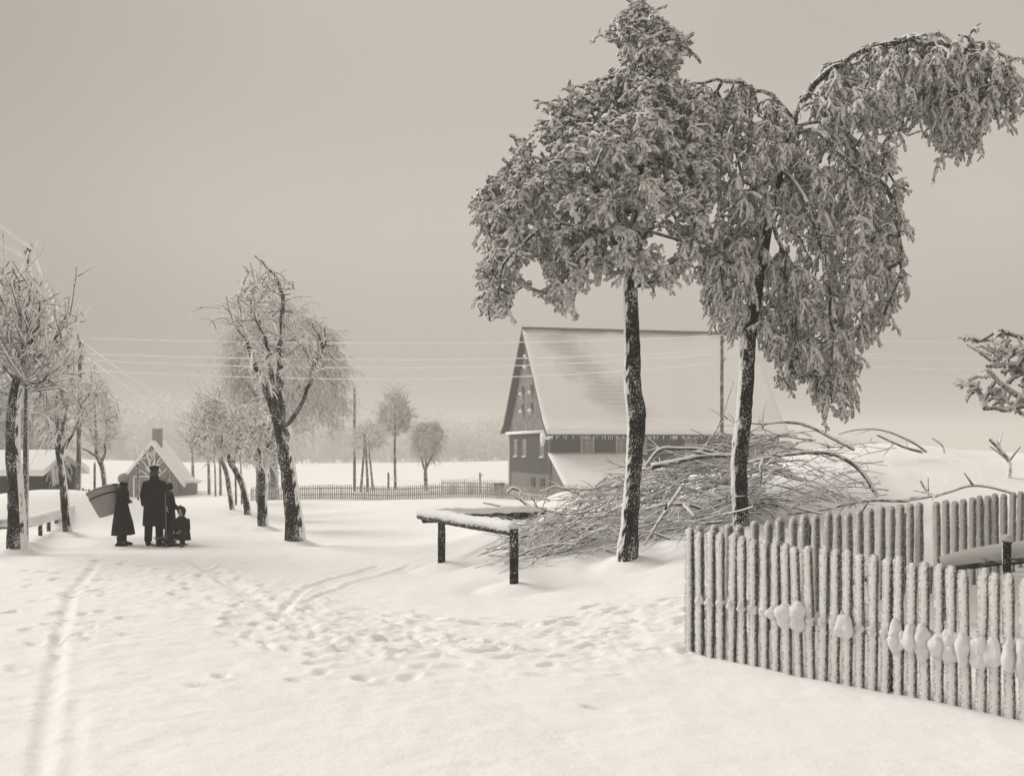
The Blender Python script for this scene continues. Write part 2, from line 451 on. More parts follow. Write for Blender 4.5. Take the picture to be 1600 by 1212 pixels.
def sstep(a, b, v): t = np.clip((v - a) / (b - a), 0, 1); return t * t * (3 - 2 * t)
road_line = [gp(330, 1500), gp(300, 1150), gp(250, 960), gp(235, 870), gp(265, 815), gp(300, 787), (-25.5, 60), (-40, 150)]
d_road = seg_dist(X, Y, road_line)
near = 1 - sstep(60, 110, Y)
# broad softness and small roughness everywhere
for _x, _y in [P(980, 882, 18)[:2], P(1158, 828, 18.5)[:2], P(462, 848, 25.4)[:2], P(411, 826, 30)[:2], P(387, 808, 35)[:2], P(27, 862, 23.3)[:2], P(40, 860, 24.4)[:2], P(106, 838, 27.5)[:2], P(803, 920, 17.2)[:2], P(690, 887, 20.2)[:2]]:
    _r = np.hypot(X - _x, Y - _y - .05); Z = Z + .10 * np.exp(-(_r / .42) ** 2) - .05 * np.exp(-((_r - .6) / .2) ** 2)
Z = Z + .9 * np.exp(-(((X + 12.6) / 3.1) ** 2 + ((Y - 31.8) / 1.9) ** 2) ** 1.5)      # shovelled bank on the left
Z = Z + near * .035 * fbm(X * .6, Y * .6, 3, 1) + near * .012 * fbm(X * 2.6, Y * 2.6, 4, 4)
# trampled belt from the road over to the fence corner, and patches on the road
belt = seg_dist(X, Y, [gp(300, 900), gp(430, 950), gp(640, 1010), gp(860, 1010), gp(1050, 975), (3.2, 13.5)])
m_belt = np.exp(-(belt / 1.5) ** 2)
belt2 = seg_dist(X, Y, [gp(120, 885), gp(110, 950), gp(150, 1060), gp(190, 1150)])
m_belt2 = np.exp(-(belt2 / .9) ** 2)
m_side = np.exp(-((seg_dist(X, Y, [gp(560, 1010), gp(620, 1110), gp(760, 1190)])) / .9) ** 2)
lump = np.abs(fbm(X * 1.7 + 3, Y * 1.7, 4, 9))
chunk = np.clip(fbm(X * 4.6, Y * 4.6, 3, 21) - .05, 0, 1)
chunk = chunk / (1 + 2.5 * chunk)
Z = Z + (m_belt * .9 + m_belt2 * .35 + m_side * .25) * (.07 * (lump - .25) + .12 * chunk + .025 * np.clip(fbm(X * 11, Y * 11, 2, 40), 0, 1))
# sledge ruts
def rut(Z, pts, w, d, rim=.4):
    r = seg_dist(X, Y, pts) + .03 * perlin(X * 1.5, Y * 1.5, 33)
    return Z - d * np.exp(-(r / w) ** 4) + d * rim * np.exp(-((r - w * 1.7) / (w * .6)) ** 2)
Z = rut(Z, [(-2.55, 5.5), gp(62, 1212), gp(82, 1080), gp(96, 985), gp(112, 930), gp(150, 880)], .075, .032, .15)
Z = rut(Z, [gp(112, 1212), gp(112, 1150), gp(118, 1100)], .08, .018, .1)
Z = rut(Z, [gp(440, 958), gp(480, 915), gp(590, 880)], .06, .035)
Z = rut(Z, [gp(470, 945), gp(560, 905), gp(640, 880)], .06, .03)
Z = rut(Z, [gp(520, 1010), gp(440, 960), gp(350, 905), gp(300, 872)], .14, .03)
# footprints
def footprint(Z, x, y, ang, L=.16, W=.065, d=.045):
    if -1.9 < x + 4.8 < 1.6 and 23.5 < y < 26.5: return
    i0, i1 = np.searchsorted(ys, [y - .5, y + .5]); j0, j1 = np.searchsorted(xs, [x - .5, x + .5])
    dx = X[i0:i1, j0:j1] - x; dy = Y[i0:i1, j0:j1] - y
    u = dx * math.cos(ang) + dy * math.sin(ang); v = -dx * math.sin(ang) + dy * math.cos(ang)
    r = np.sqrt((u / L) ** 2 + (v / W) ** 2) + .35 * perlin(X[i0:i1, j0:j1] * 6, Y[i0:i1, j0:j1] * 6, 3)
    Z[i0:i1, j0:j1] += -d * np.exp(-r ** 6) + d * .25 * np.exp(-((r - 1.5) / .4) ** 2)
fr = random.Random(3)
def walk(pts, spread, n, d=.045):
    pts = np.array(pts); seg = np.linalg.norm(np.diff(pts, axis=0), axis=1); cs = np.r_[0, np.cumsum(seg)]
    for k in range(n):
        s = cs[-1] * (k + fr.random()) / n
        i = min(len(seg) - 1, int(np.searchsorted(cs, s) - 1)); i = max(i, 0)
        t = (s - cs[i]) / seg[i]; p = pts[i] * (1 - t) + pts[i + 1] * t; dr = pts[i + 1] - pts[i]
        footprint(Z, p[0] + fr.gauss(0, spread), p[1] + fr.gauss(0, spread), math.atan2(dr[1], dr[0]) + fr.gauss(0, .4), L=fr.uniform(.12, .18), W=fr.uniform(.05, .08), d=d * fr.uniform(.4, 1.4))
walk([gp(180, 870), gp(110, 900), gp(100, 970), gp(115, 1030)], .42, 60)
walk([gp(280, 880), gp(370, 920), gp(470, 990), gp(560, 1060)], .5, 90)
walk([gp(430, 960), gp(640, 1010), gp(860, 1010), gp(1060, 985)], .75, 130, .04)
walk([gp(560, 965), gp(800, 975), gp(1060, 955)], .25, 60, .035)
walk([gp(220, 860), gp(260, 820), gp(290, 795)], .5, 30)

road_w = 2.6 + .25 * perlin(Y * .3, X * 0 + 2.2)
is_road = d_road < road_w + sstep(20, 60, Y) * .3
nx, ny = len(xs), len(ys)
V = np.stack([X, Y, Z], -1).reshape(-1, 3)
i, j = np.meshgrid(np.arange(ny - 1), np.arange(nx - 1), indexing='ij')
Q = np.stack([i * nx + j, i * nx + j + 1, (i + 1) * nx + j + 1, (i + 1) * nx + j], -1)
rm = (is_road[:-1, :-1] & is_road[1:, 1:]).ravel(); Q = Q.reshape(-1, 4)
def sub_sheet(name, mask, mat):
    q = Q[mask]; used, inv = np.unique(q, return_inverse=True)
    mb = MB(); mb.add(V[used], inv.reshape(-1, 4))
    o = mb.build(name, mat); tag(o, kind='structure'); return o
sub_sheet('snow_ground', ~rm, M['snow'])
sub_sheet('road', rm, M['road'])
_zi = Z
def gsurf(x, y):
    i = min(max(int(np.searchsorted(ys, y)) - 1, 0), ny - 2); j = min(max(int(np.searchsorted(xs, x)) - 1, 0), nx - 2)
    u = (x - xs[j]) / (xs[j + 1] - xs[j]); v = (y - ys[i]) / (ys[i + 1] - ys[i])
    return float((Z[i, j] * (1 - u) + Z[i, j + 1] * u) * (1 - v) + (Z[i + 1, j] * (1 - u) + Z[i + 1, j + 1] * u) * v)

# ---------------------------------------------------------------- trees
def in_poly(x, y, poly):
    poly = np.asarray(poly, float); ins = np.zeros(len(x), bool); n = len(poly); j = n - 1
    for i in range(n):
        xi, yi = poly[i]; xj, yj = poly[j]
        c = ((yi > y) != (yj > y)) & (x < (xj - xi) * (y - yi) / (yj - yi + 1e-12) + xi)
        ins ^= c; j = i
    return ins
def poly_dist(x, y, poly):
    p = list(map(tuple, poly)); return seg_dist(x, y, p + [p[0]])

LEAK = [.06]
def sprays(mb, hubs, dirs, per=4, L=(.3, .5), r=.03, grav=.3, spread=.6, K=6, spurs=3, spur=.45, sides=5, wob=.18, ok=None, jit=.22, taper=.55, sr=.8):
    n = len(hubs) * per
    if n == 0: return
    p = np.repeat(hubs, per, 0); d = norm(np.repeat(dirs, per, 0) + spread * rng.normal(size=(n, 3)))
    ln = rng.uniform(*L, n); st = (ln / (K - 1))[:, None]
    pts = [p]; ds = [d]
    for k in range(K - 1):
        d = norm(d + np.array([0, 0, -grav]) + wob * rng.normal(size=(n, 3)))
        p = p + d * st; pts.append(p); ds.append(d)
    pts = np.stack(pts, 1); ds = np.stack(ds, 1)
    if ok is not None:
        m = ok(pts[:, -1]) | (rng.random(n) < LEAK[0])
        pts, ds, ln = pts[m], ds[m], ln[m]; n = len(pts)
        if n == 0: return
    prof = np.linspace(1, taper, K) ** .8; prof[0] = .85
    rad = r * rng.uniform(.7, 1.25, (n, 1)) * prof[None] * rng.uniform(.85, 1.15, (n, K))
    tip = pts[:, -1:] + norm(pts[:, -1:] - pts[:, -2:-1]) * rad[:, -1:, None] * .7
    tube_batch(mb, np.concatenate([pts, tip], 1), np.concatenate([rad, rad[:, -1:] * .25], 1), sides, jit)
    if spurs:
        idx = np.repeat(np.arange(n), spurs); k = rng.integers(1, K - 1, len(idx))
        p = pts[idx, k]; d = norm(ds[idx, k] + .85 * rng.normal(size=(len(idx), 3)) * np.array([1, 1, .6]))
        K2 = 4; st = (ln[idx] * spur * rng.uniform(.6, 1.2, len(idx)) / (K2 - 1))[:, None]; q = [p]
        for kk in range(K2 - 1):
            d = norm(d + np.array([0, 0, -grav * 1.3]) + wob * rng.normal(size=d.shape)); p = p + d * st; q.append(p)
        q = np.stack(q, 1)
        tube_batch(mb, q, r * sr * rng.uniform(.6, 1.2, (len(q), 1)) * np.array([.9, 1, .9, .5])[None] * rng.uniform(.8, 1.2, (len(q), K2)), sides, jit)

def make_tree(label, cat, D, trunk, tw, boughs=(), polys=(), nh=300, depth=1.2, spray=None, mats=('trunk', 'bough', 'twig'),
              group=None, seed=1, name='tree', sink=.35, out=.5, up=0.0, clump=None, leak=.06, rtip=.008, rpow=.42, step=.35, rmax=.06, crown_name='crown', cy=0.0, jt=.07, straight=False):
    """trunk: photo pixels from foot to top, tw: its widths in pixels; boughs: (pixel list with depth offsets, width0, width1)
    polys: outlines of the crown in elevation at distance D; the crown is filled in depth as well"""
    global rng
    rng = np.random.default_rng(seed); LEAK[0] = leak
    px2m = D / F
    tp = np.array([P(a, b, D + (0 if len(c) == 0 else c[0])) for a, b, *c in trunk])
    base = tp[0].copy(); g = gsurf(base[0], base[1])
    root = empty(name, (base[0], base[1], g), label, cat, group)
    tp0 = tp.copy(); tp0[0, 2] = min(tp[0, 2], g) - sink
    mb = MB()
    tr = np.array(tw, float) * px2m / 2
    fl = np.vstack([tp0[:1], tp0]); fl[1, 2] = g + .02
    fl[0, :2] = fl[1, :2]
    if len(tp0) > 1: tube(mb, np.vstack([fl[0], [fl[1][0], fl[1][1], g]] + [t for t in tp[1:]]), np.r_[tr[0] * 1.15, tr[0] * 1.08, tr[1:]], 14, jt, step=.12)
    mb.build('trunk', M[mats[0]], root)
    sk = [resample(tp, .3)[:]]; sk_pts = [sk[0][int(len(sk[0]) * .45):]]
    bb = MB()
    for pl, w0, w1 in boughs:
        bp = np.array([P(a, b, D + (c[0] if c else 0)) for a, b, *c in pl])
        kb = resample(bp, .22); kb[1:-1] += rng.normal(size=(len(kb) - 2, 3)) * .022; tube(bb, kb, np.array([w0, w1]) * px2m / 2, 8, .22)
        sk_pts.append(resample(bp, .2))
    nodes = np.concatenate(sk_pts); n0 = len(nodes)
    hubs = []
    areas = [abs(np.dot(np.array(p)[:, 0], np.roll(np.array(p)[:, 1], 1)) - np.dot(np.array(p)[:, 1], np.roll(np.array(p)[:, 0], 1))) for p in polys]
    for poly, a in zip(polys, areas):
        want = int(nh * a / sum(areas)); pl = np.array(poly, float)
        x = rng.uniform(pl[:, 0].min(), pl[:, 0].max(), want * 8); y = rng.uniform(pl[:, 1].min(), pl[:, 1].max(), want * 8)
        m = in_poly(x, y, pl)
        if clump is not None: m &= perlin(x * px2m * 1.5 + seed, y * px2m * 1.5, seed % 7) > clump
        x, y = x[m][:want], y[m][:want]
        dd = poly_dist(x, y, pl) * px2m
        dy = rng.uniform(-1, 1, len(x)) * np.minimum(depth, .25 + 1.1 * dd) + cy
        Dd = D + dy
        # the outline is the crown's elevation at distance D: real width, whatever the depth
        hubs.append(np.stack([(x - 800) * px2m, Dd, CH - (y - HZ) * px2m], -1))
    if hubs:
        hubs = np.concatenate(hubs)
        d0 = np.min(np.linalg.norm(hubs[:, None] - nodes[None], axis=-1), axis=1)
        order = np.argsort(d0); hubs = hubs[order]; d0 = d0[order]
        N = np.vstack([nodes, hubs]); par = np.full(len(N), -1)
        cost = np.zeros(len(N))
        for i in range(len(hubs)):
            k = n0 + i
            d = np.linalg.norm(N[:k] - N[k], axis=1) + .25 * cost[:k]
            p = int(np.argmin(d)); par[k] = p; cost[k] = cost[p] + np.linalg.norm(N[p] - N[k])
        cnt = np.ones(len(N))
        for k in range(len(N) - 1, n0 - 1, -1): cnt[par[k]] += cnt[k]
        ch = {}
        for k in range(n0, len(N)): ch.setdefault(par[k], []).append(k)
        starts = [(p, k) for p in ch for k in ch[p] if p < n0]
        while starts:
            p, k = starts.pop()
            path = [p, k]
            while k in ch:
                cs = sorted(ch[k], key=lambda c: -cnt[c])
                for c in cs[1:]: starts.append((k, c))
                k = cs[0]; path.append(k)
            pp = N[path].copy(); rr = np.minimum(rmax, rtip * cnt[path[1:]] ** rpow); rr = np.r_[rr[0], rr]
            if len(path) == 2:
                mid = pp.mean(0) + rng.normal(size=3) * .06 * np.linalg.norm(pp[1] - pp[0]); pp = np.array([pp[0], mid, pp[1]]); rr = np.r_[rr[0], rr]
            tube(bb, pp, rr, 6, .15)
        hd = norm(N[n0:] - N[par[n0:]])
        ctr = hubs.mean(0)
        outd = norm(hubs - ctr)
        dirs = norm(hd * .6 + outd * out + np.array([0, 0, up]))
        def ok(p):
            x = p[:, 0] / px2m + 800; y = HZ - (p[:, 2] - CH) / px2m
            r = np.zeros(len(p), bool)
            for poly in polys: r |= in_poly(x, y, poly)
            return r
        tb = MB()
        s = dict(per=4, L=(.3, .5), r=.03); s.update(spray or {})
        sprays(tb, hubs, dirs, ok=ok, **s)
        tb.build(crown_name, M[mats[2]], root)
    if bb.n: bb.build('branches', M[mats[1]], root)
    return root

T1P = [(1003, -2), (1022, 25), (1045, 55), (1085, 70), (1062, 108), (1045, 130), (1098, 150), (1112, 230), (1115, 330), (1085, 400), (1050, 445), (1000, 450), (965, 430), (925, 408),
       (905, 455), (882, 492), (845, 470), (812, 445), (800, 480), (772, 510), (748, 490), (742, 425), (768, 385), (738, 350), (745, 300), (790, 265), (830, 190), (880, 158), (935, 130), (975, 105), (962, 62), (936, 55), (965, 18)]
make_tree('tall bushy-crowned tree bowed under thick rime, left one of the two big trees', 'tree', 18,
    [(980, 882), (984, 820), (988, 760), (992, 700), (994, 650), (988, 600), (988, 540), (985, 450), (992, 380), (1000, 260), (1012, 120), (1008, 30)], [33, 28, 25, 26, 30, 27, 25, 23, 17, 13, 9, 4],
    boughs=[([(992, 380), (940, 300), (870, 250), (800, 290), (765, 350)], 10, 3), ([(990, 400), (930, 360, -.6), (860, 350, -1), (800, 400, -.9), (775, 470, -.7)], 9, 3),
            ([(998, 300), (1040, 240, .5), (1090, 240, .9)], 8, 3), ([(1000, 250), (950, 190, -.6), (890, 180, -.9)], 8, 3), ([(990, 390), (1030, 350, -.8), (1070, 380, -1.0)], 8, 3),
            ([(995, 330), (920, 330, .9), (850, 400, 1.1), (870, 460, 1.0)], 8, 3), ([(1010, 130), (1060, 150, .2)], 6, 2), ([(990, 380), (960, 300, -1.3), (930, 260, -1.7)], 7, 3)],
    polys=[T1P], nh=1050, depth=1.7, spray=dict(per=5, L=(.14, .34), r=.027, grav=.2, spread=.65, spurs=5, spur=.38, jit=.3, wob=.22, taper=.85, sr=.9, K=5), seed=21, up=.05, out=.45, rmax=.045, jt=.08, clump=-.27, leak=.12)

T2A = [(1055, 160), (1100, 128), (1150, 132), (1200, 148), (1240, 185), (1245, 260), (1235, 300), (1200, 345), (1188, 420), (1176, 480), (1160, 520), (1140, 535), (1118, 520), (1100, 480), (1088, 420), (1078, 300)]
T2B = [(1240, 200), (1300, 200), (1345, 258), (1400, 290), (1422, 380), (1415, 455), (1392, 500), (1355, 545), (1335, 600), (1318, 655), (1286, 650), (1272, 595), (1250, 612), (1222, 605), (1210, 560), (1190, 570), (1186, 500), (1200, 420), (1215, 350)]
T2C = [(1245, 170), (1290, 108), (1350, 74), (1420, 50), (1480, 46), (1560, 88), (1592, 135), (1592, 195), (1560, 182), (1532, 200), (1520, 240), (1480, 245), (1462, 200), (1440, 170), (1425, 210), (1400, 200), (1390, 268), (1372, 282), (1335, 250), (1290, 200)]
T2D = [(1400, 60), (1480, 50), (1560, 90), (1590, 140), (1588, 190), (1560, 180), (1530, 205), (1520, 238), (1482, 242), (1465, 200), (1430, 120)]
make_tree('tall weeping tree whose top arches far to the right, behind the picket fence', 'tree', 18.5,
    [(1158, 828), (1156, 780), (1155, 720), (1162, 650), (1166, 590), (1170, 520), (1182, 450), (1192, 390), (1202, 335), (1218, 270), (1232, 220), (1242, 185)], [24, 25, 27, 25, 24, 25, 22, 20, 17, 14, 13, 12],
    boughs=[([(1240, 190), (1262, 145, -.1), (1300, 105, -.2), (1350, 80, -.3), (1420, 66, -.4), (1480, 70, -.5), (1540, 95, -.5), (1575, 150, -.5)], 11, 3),
            ([(1240, 188), (1205, 150, -.3), (1160, 130, -.5), (1100, 128, -.6), (1060, 150, -.7)], 8, 3),
            ([(1236, 205), (1290, 210, -.6), (1330, 260, -.9), (1385, 292, -.9), (1405, 350, -.9), (1408, 430, -.9)], 8, 3),
            ([(1204, 335), (1222, 400, -.4), (1235, 480, -.5), (1245, 560, -.5)], 8, 3), ([(1222, 260), (1260, 320, -.9), (1290, 420, -1.2), (1298, 540, -1.2), (1300, 630, -1.1)], 8, 3),
            ([(1225, 250), (1290, 300, .7), (1340, 400, .9), (1345, 500, .9)], 7, 3), ([(1215, 280), (1170, 300, -.5), (1130, 380, -.8), (1135, 480, -.8)], 8, 3),
            ([(1225, 250), (1150, 220, .6), (1110, 300, .8)], 7, 3), ([(1238, 200), (1280, 190), (1320, 215, -.2), (1380, 250, -.3)], 6, 2)],
    polys=[T2A, T2B, T2C, T2D], nh=1120, depth=1.4, spray=dict(per=4, L=(.18, .46), r=.0235, grav=.36, spread=.55, spurs=6, spur=.34, jit=.32, K=7, wob=.3, taper=.85, sr=.95), mats=('trunk', 'bough', 'twig2'), seed=5, up=-.35, out=.25, rmax=.04, clump=-.42, leak=.12)

# pruned street tree right of the road, splitting into three stems
TC = [(395, 398), (440, 425), (458, 440), (455, 520), (445, 600), (432, 690), (415, 640), (398, 600), (385, 545), (335, 488), (365, 462), (388, 440), (412, 425)]
TC2 = [(500, 520), (530, 540), (505, 590), (480, 600), (462, 560), (455, 480), (475, 510)]
make_tree('forked street tree with rimed whips, nearest of the row right of the road', 'tree', 25.4,
    [(462, 848), (458, 800), (452, 750), (446, 712), (438, 680), (427, 640), (412, 600), (395, 560), (385, 530)], [31, 27, 25, 24, 16, 12, 11, 8, 6],
    boughs=[([(442, 700), (438, 640), (437, 560), (440, 500), (436, 450), (418, 415), (398, 400)], 14, 3), ([(445, 705), (450, 665), (475, 620), (492, 570), (505, 545)], 10, 5),
            ([(505, 545), (498, 520), (488, 505)], 5, 2), ([(500, 560), (508, 540), (507, 515)], 4, 2), ([(428, 640), (418, 560, .4), (405, 500, .6), (395, 460, .6)], 9, 3), ([(435, 660), (425, 600, -.3), (420, 540, -.3), (400, 500, -.3)], 10, 4)],
    polys=[TC, TC2], nh=125, depth=.9, spray=dict(per=4, L=(.35, .95), r=.019, grav=.16, spread=.5, spurs=2, spur=.35, wob=.1), mats=('trunk_r', 'bough', 'twig_light'), seed=8, up=.35, out=.3, rmax=.03)

ROW = 'street trees along the right verge'
WH = dict(per=4, L=(.3, .75), r=.017, grav=.1, spread=.6, spurs=2, spur=.4)
make_tree('short rimed street tree with straight dark trunk, second of the row right of the road', 'tree', 30,
    [(411, 826), (410, 780), (411, 740), (408, 700), (408, 668)], [16, 15, 14, 10, 6],
    boughs=[([(409, 710), (395, 680), (375, 660)], 6, 2), ([(410, 715), (425, 680), (432, 650)], 5, 2)],
    polys=[[(365, 640), (400, 630), (440, 650), (440, 710), (420, 740), (395, 735), (370, 700)]], nh=150, depth=1.0, spray=WH, mats=('trunk_r', 'bough', 'twig_light'), group=ROW, seed=31, up=.3)
make_tree('leaning rimed street tree with curved trunk, third of the row right of the road', 'tree', 35,
    [(387, 808), (384, 780), (376, 750), (362, 725), (352, 700), (345, 680)], [11, 10, 10, 9, 7, 5],
    boughs=[([(362, 725), (372, 690), (380, 660)], 5, 2), ([(355, 710), (335, 680), (320, 660)], 5, 2)],
    polys=[[(310, 640), (340, 600), (355, 640), (395, 630), (400, 680), (385, 720), (350, 720), (310, 700)]], nh=170, depth=1.2, spray=WH, mats=('trunk_r', 'bough', 'twig_light'), group=ROW, seed=32, up=.5)
make_tree('leaning street tree with upright rimed whips, fourth of the row right of the road', 'tree', 39.5,
    [(363, 796), (359, 770), (353, 735), (342, 712), (330, 695)], [8, 8, 7.5, 7, 4],
    boughs=[([(345, 715), (320, 700), (300, 690)], 4, 1.5), ([(350, 725), (345, 690), (342, 660)], 4, 1.5)],
    polys=[[(290, 690), (310, 630), (318, 595), (335, 625), (345, 610), (365, 650), (368, 700), (340, 722), (300, 712)]], nh=170, depth=1.3, spray=dict(per=4, L=(.4, 1.1), r=.014, grav=-.04, spread=.5, spurs=2, spur=.4), mats=('trunk_far', 'bough', 'twig_light'), group=ROW, seed=33, up=1.0)

# trees left of the road
TL = [(-70, 430), (-20, 400), (0, 425), (10, 408), (25, 425), (38, 400), (60, 440), (75, 470), (95, 455), (122, 480), (112, 520), (122, 560), (105, 600), (80, 610), (60, 640), (45, 610), (20, 590), (0, 640), (-40, 650), (-80, 560)]
make_tree('big tree at the left edge, thick dark trunk and bristling upright rimed whips', 'tree', 23.3,
    [(27, 862), (26, 800), (23, 740), (20, 680), (24, 620), (32, 580), (36, 540), (32, 490), (30, 440)], [29, 27, 24, 22, 20, 17, 14, 8, 4],
    boughs=[([(32, 585), (60, 560), (90, 520), (105, 490)], 9, 2), ([(30, 600), (0, 560), (-30, 500)], 10, 3), ([(32, 560), (55, 520, -.4), (62, 470, -.6)], 8, 2), ([(34, 560), (15, 500, .5), (5, 450, .7)], 8, 2), ([(30, 590), (60, 600, -.6), (85, 580, -.9)], 7, 2)],
    polys=[TL], nh=230, depth=1.5, spray=dict(per=4, L=(.45, 1.1), r=.027, grav=-.03, spread=.36, spurs=1, spur=.35, wob=.07), mats=('trunk_r', 'bough', 'twig_light'), seed=41, up=1.15, out=.8)
make_tree('slender leaning street tree left of the road, just behind the big trunk', 'tree', 27.5,
    [(106, 838), (103, 800), (97, 740), (92, 705), (90, 660), (88, 620)], [14, 14, 11, 10, 7, 4],
    boughs=[([(93, 712), (80, 670), (70, 640)], 6, 2), ([(94, 712), (112, 680), (125, 650)], 6, 2), ([(92, 700), (100, 650, -.5), (98, 600, -.6)], 5, 2)],
    polys=[[(55, 600), (85, 570), (125, 580), (140, 620), (135, 660), (110, 690), (90, 705), (70, 680), (55, 640)]], nh=150, depth=1.1, spray=dict(per=4, L=(.25, .6), r=.014, grav=.15, spread=.7, spurs=2, spur=.4), mats=('trunk_r', 'bough', 'twig_light'), seed=42, up=.3)
make_tree('bare pruned tree with crooked trunk behind the woman with the basket', 'tree', 45,
    [(164, 800), (164, 765), (160, 730), (152, 710), (150, 670), (148, 620)], [8, 8, 8, 7, 5, 2],
    boughs=[([(158, 722), (145, 708), (130, 700)], 6, 4), ([(160, 730), (164, 700), (166, 660)], 5, 2), ([(152, 700), (138, 660, .4), (135, 620, .5)], 4, 1.5)],
    polys=[[(130, 690), (128, 620), (145, 565), (165, 590), (188, 640), (185, 680), (165, 710), (150, 705)]], nh=200, depth=1.4, spray=dict(per=4, L=(.3, .8), r=.012, grav=.0, spread=.7, spurs=2, spur=.4), mats=('trunk_far', 'bough', 'twig_light'), seed=43, up=.6)

FAR = dict(per=4, L=(.5, 1.2), r=.016, grav=.05, spread=.7, spurs=2, spur=.45, sides=4, K=5)
def oval(cx, cy, rx, ry, n=16, w=.12, s=0):
    r = random.Random(s); return [(cx + rx * math.cos(a) * (1 + r.uniform(-w, w)), cy + ry * math.sin(a) * (1 + r.uniform(-w, w))) for a in [i * 2 * math.pi / n for i in range(n)]]
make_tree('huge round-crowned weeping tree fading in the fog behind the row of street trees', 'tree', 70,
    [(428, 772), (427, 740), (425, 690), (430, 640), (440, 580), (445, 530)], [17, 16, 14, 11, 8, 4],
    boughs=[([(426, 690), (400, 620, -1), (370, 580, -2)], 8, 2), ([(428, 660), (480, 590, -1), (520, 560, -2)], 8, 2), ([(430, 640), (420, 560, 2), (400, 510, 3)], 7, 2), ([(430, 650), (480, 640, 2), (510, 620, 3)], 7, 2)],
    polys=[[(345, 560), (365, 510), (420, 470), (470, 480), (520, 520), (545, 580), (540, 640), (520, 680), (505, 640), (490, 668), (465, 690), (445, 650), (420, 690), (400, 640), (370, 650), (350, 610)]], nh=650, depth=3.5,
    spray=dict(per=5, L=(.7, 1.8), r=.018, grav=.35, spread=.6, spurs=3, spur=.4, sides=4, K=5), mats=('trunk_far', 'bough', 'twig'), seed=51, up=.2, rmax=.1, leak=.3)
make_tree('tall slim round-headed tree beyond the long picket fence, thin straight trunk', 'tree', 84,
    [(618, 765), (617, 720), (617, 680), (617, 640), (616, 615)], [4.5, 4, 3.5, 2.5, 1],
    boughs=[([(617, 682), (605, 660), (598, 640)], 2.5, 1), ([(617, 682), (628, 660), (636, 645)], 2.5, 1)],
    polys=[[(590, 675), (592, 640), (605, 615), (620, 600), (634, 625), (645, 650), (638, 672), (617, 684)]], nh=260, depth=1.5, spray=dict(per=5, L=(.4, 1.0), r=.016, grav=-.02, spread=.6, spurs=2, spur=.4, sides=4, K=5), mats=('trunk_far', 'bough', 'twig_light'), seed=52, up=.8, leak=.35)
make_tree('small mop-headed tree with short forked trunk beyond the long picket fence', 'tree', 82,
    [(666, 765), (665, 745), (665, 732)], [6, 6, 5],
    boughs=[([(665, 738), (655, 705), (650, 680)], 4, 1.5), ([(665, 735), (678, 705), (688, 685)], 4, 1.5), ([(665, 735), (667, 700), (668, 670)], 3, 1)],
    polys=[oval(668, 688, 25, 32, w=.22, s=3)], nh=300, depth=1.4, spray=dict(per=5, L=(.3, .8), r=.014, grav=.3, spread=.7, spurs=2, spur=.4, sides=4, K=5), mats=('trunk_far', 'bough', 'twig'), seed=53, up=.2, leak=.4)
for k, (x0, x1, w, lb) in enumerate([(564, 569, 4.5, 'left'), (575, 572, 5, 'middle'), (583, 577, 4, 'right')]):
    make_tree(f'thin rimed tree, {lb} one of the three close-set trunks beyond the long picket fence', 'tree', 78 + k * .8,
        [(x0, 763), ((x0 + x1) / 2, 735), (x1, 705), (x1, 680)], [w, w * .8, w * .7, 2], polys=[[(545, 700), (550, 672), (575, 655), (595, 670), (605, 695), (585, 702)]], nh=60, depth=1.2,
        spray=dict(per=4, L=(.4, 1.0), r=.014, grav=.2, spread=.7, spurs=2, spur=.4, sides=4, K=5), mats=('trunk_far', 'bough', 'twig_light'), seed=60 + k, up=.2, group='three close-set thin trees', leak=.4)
# dim roadside trees further along the road
k = 0
for (x, yb, yt, w, D, lab) in [(369, 790, 700, 3.5, 44, 'thin sapling trunk right behind the fourth street tree'), (378, 782, 700, 3, 50, 'thin sapling just left of the third street tree, farther down the verge'),
                               (404, 780, 690, 7, 60, 'misty grey trunk close left of the second street tree'),
                               (327, 760, 690, 5, 92, 'foggy street tree farther down the road, leftmost of the misty three beside the gabled cottage'), (337, 764, 700, 3, 88, 'foggy thin tree down the road, middle of the misty three beside the gabled cottage'),
                               (345, 760, 690, 4.5, 90, 'foggy street tree down the road, rightmost of the misty three beside the gabled cottage'), (302, 752, 680, 5, 110, 'faint far tree just right of the gabled cottage')]:
    k += 1
    make_tree(lab, 'tree', D, [(x, yb), (x - 1, (yb + yt) / 2), (x - 3, yt + 10), (x - 5, yt - 15)], [w, w * .85, w * .7, 2], polys=[oval(x - 6, yt - 12, 22, 30, s=k)], nh=80, depth=1.6,
              spray=dict(FAR, r=.014 if D < 80 else .02), mats=('trunk_far', 'bough', 'twig_light'), seed=70 + k, up=.6)
# behind the hut at the left
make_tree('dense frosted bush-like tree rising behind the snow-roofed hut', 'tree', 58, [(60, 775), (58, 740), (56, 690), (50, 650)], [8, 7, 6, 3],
    polys=[[(-60, 620), (-20, 590), (20, 600), (50, 590), (85, 620), (102, 660), (108, 700), (90, 735), (20, 730), (-60, 740)]], nh=480, depth=2.2, spray=dict(per=5, L=(.5, 1.2), r=.02, grav=.3, spread=.7, spurs=3, spur=.4, sides=4, K=5), mats=('trunk_far', 'bough', 'twig'), seed=81)
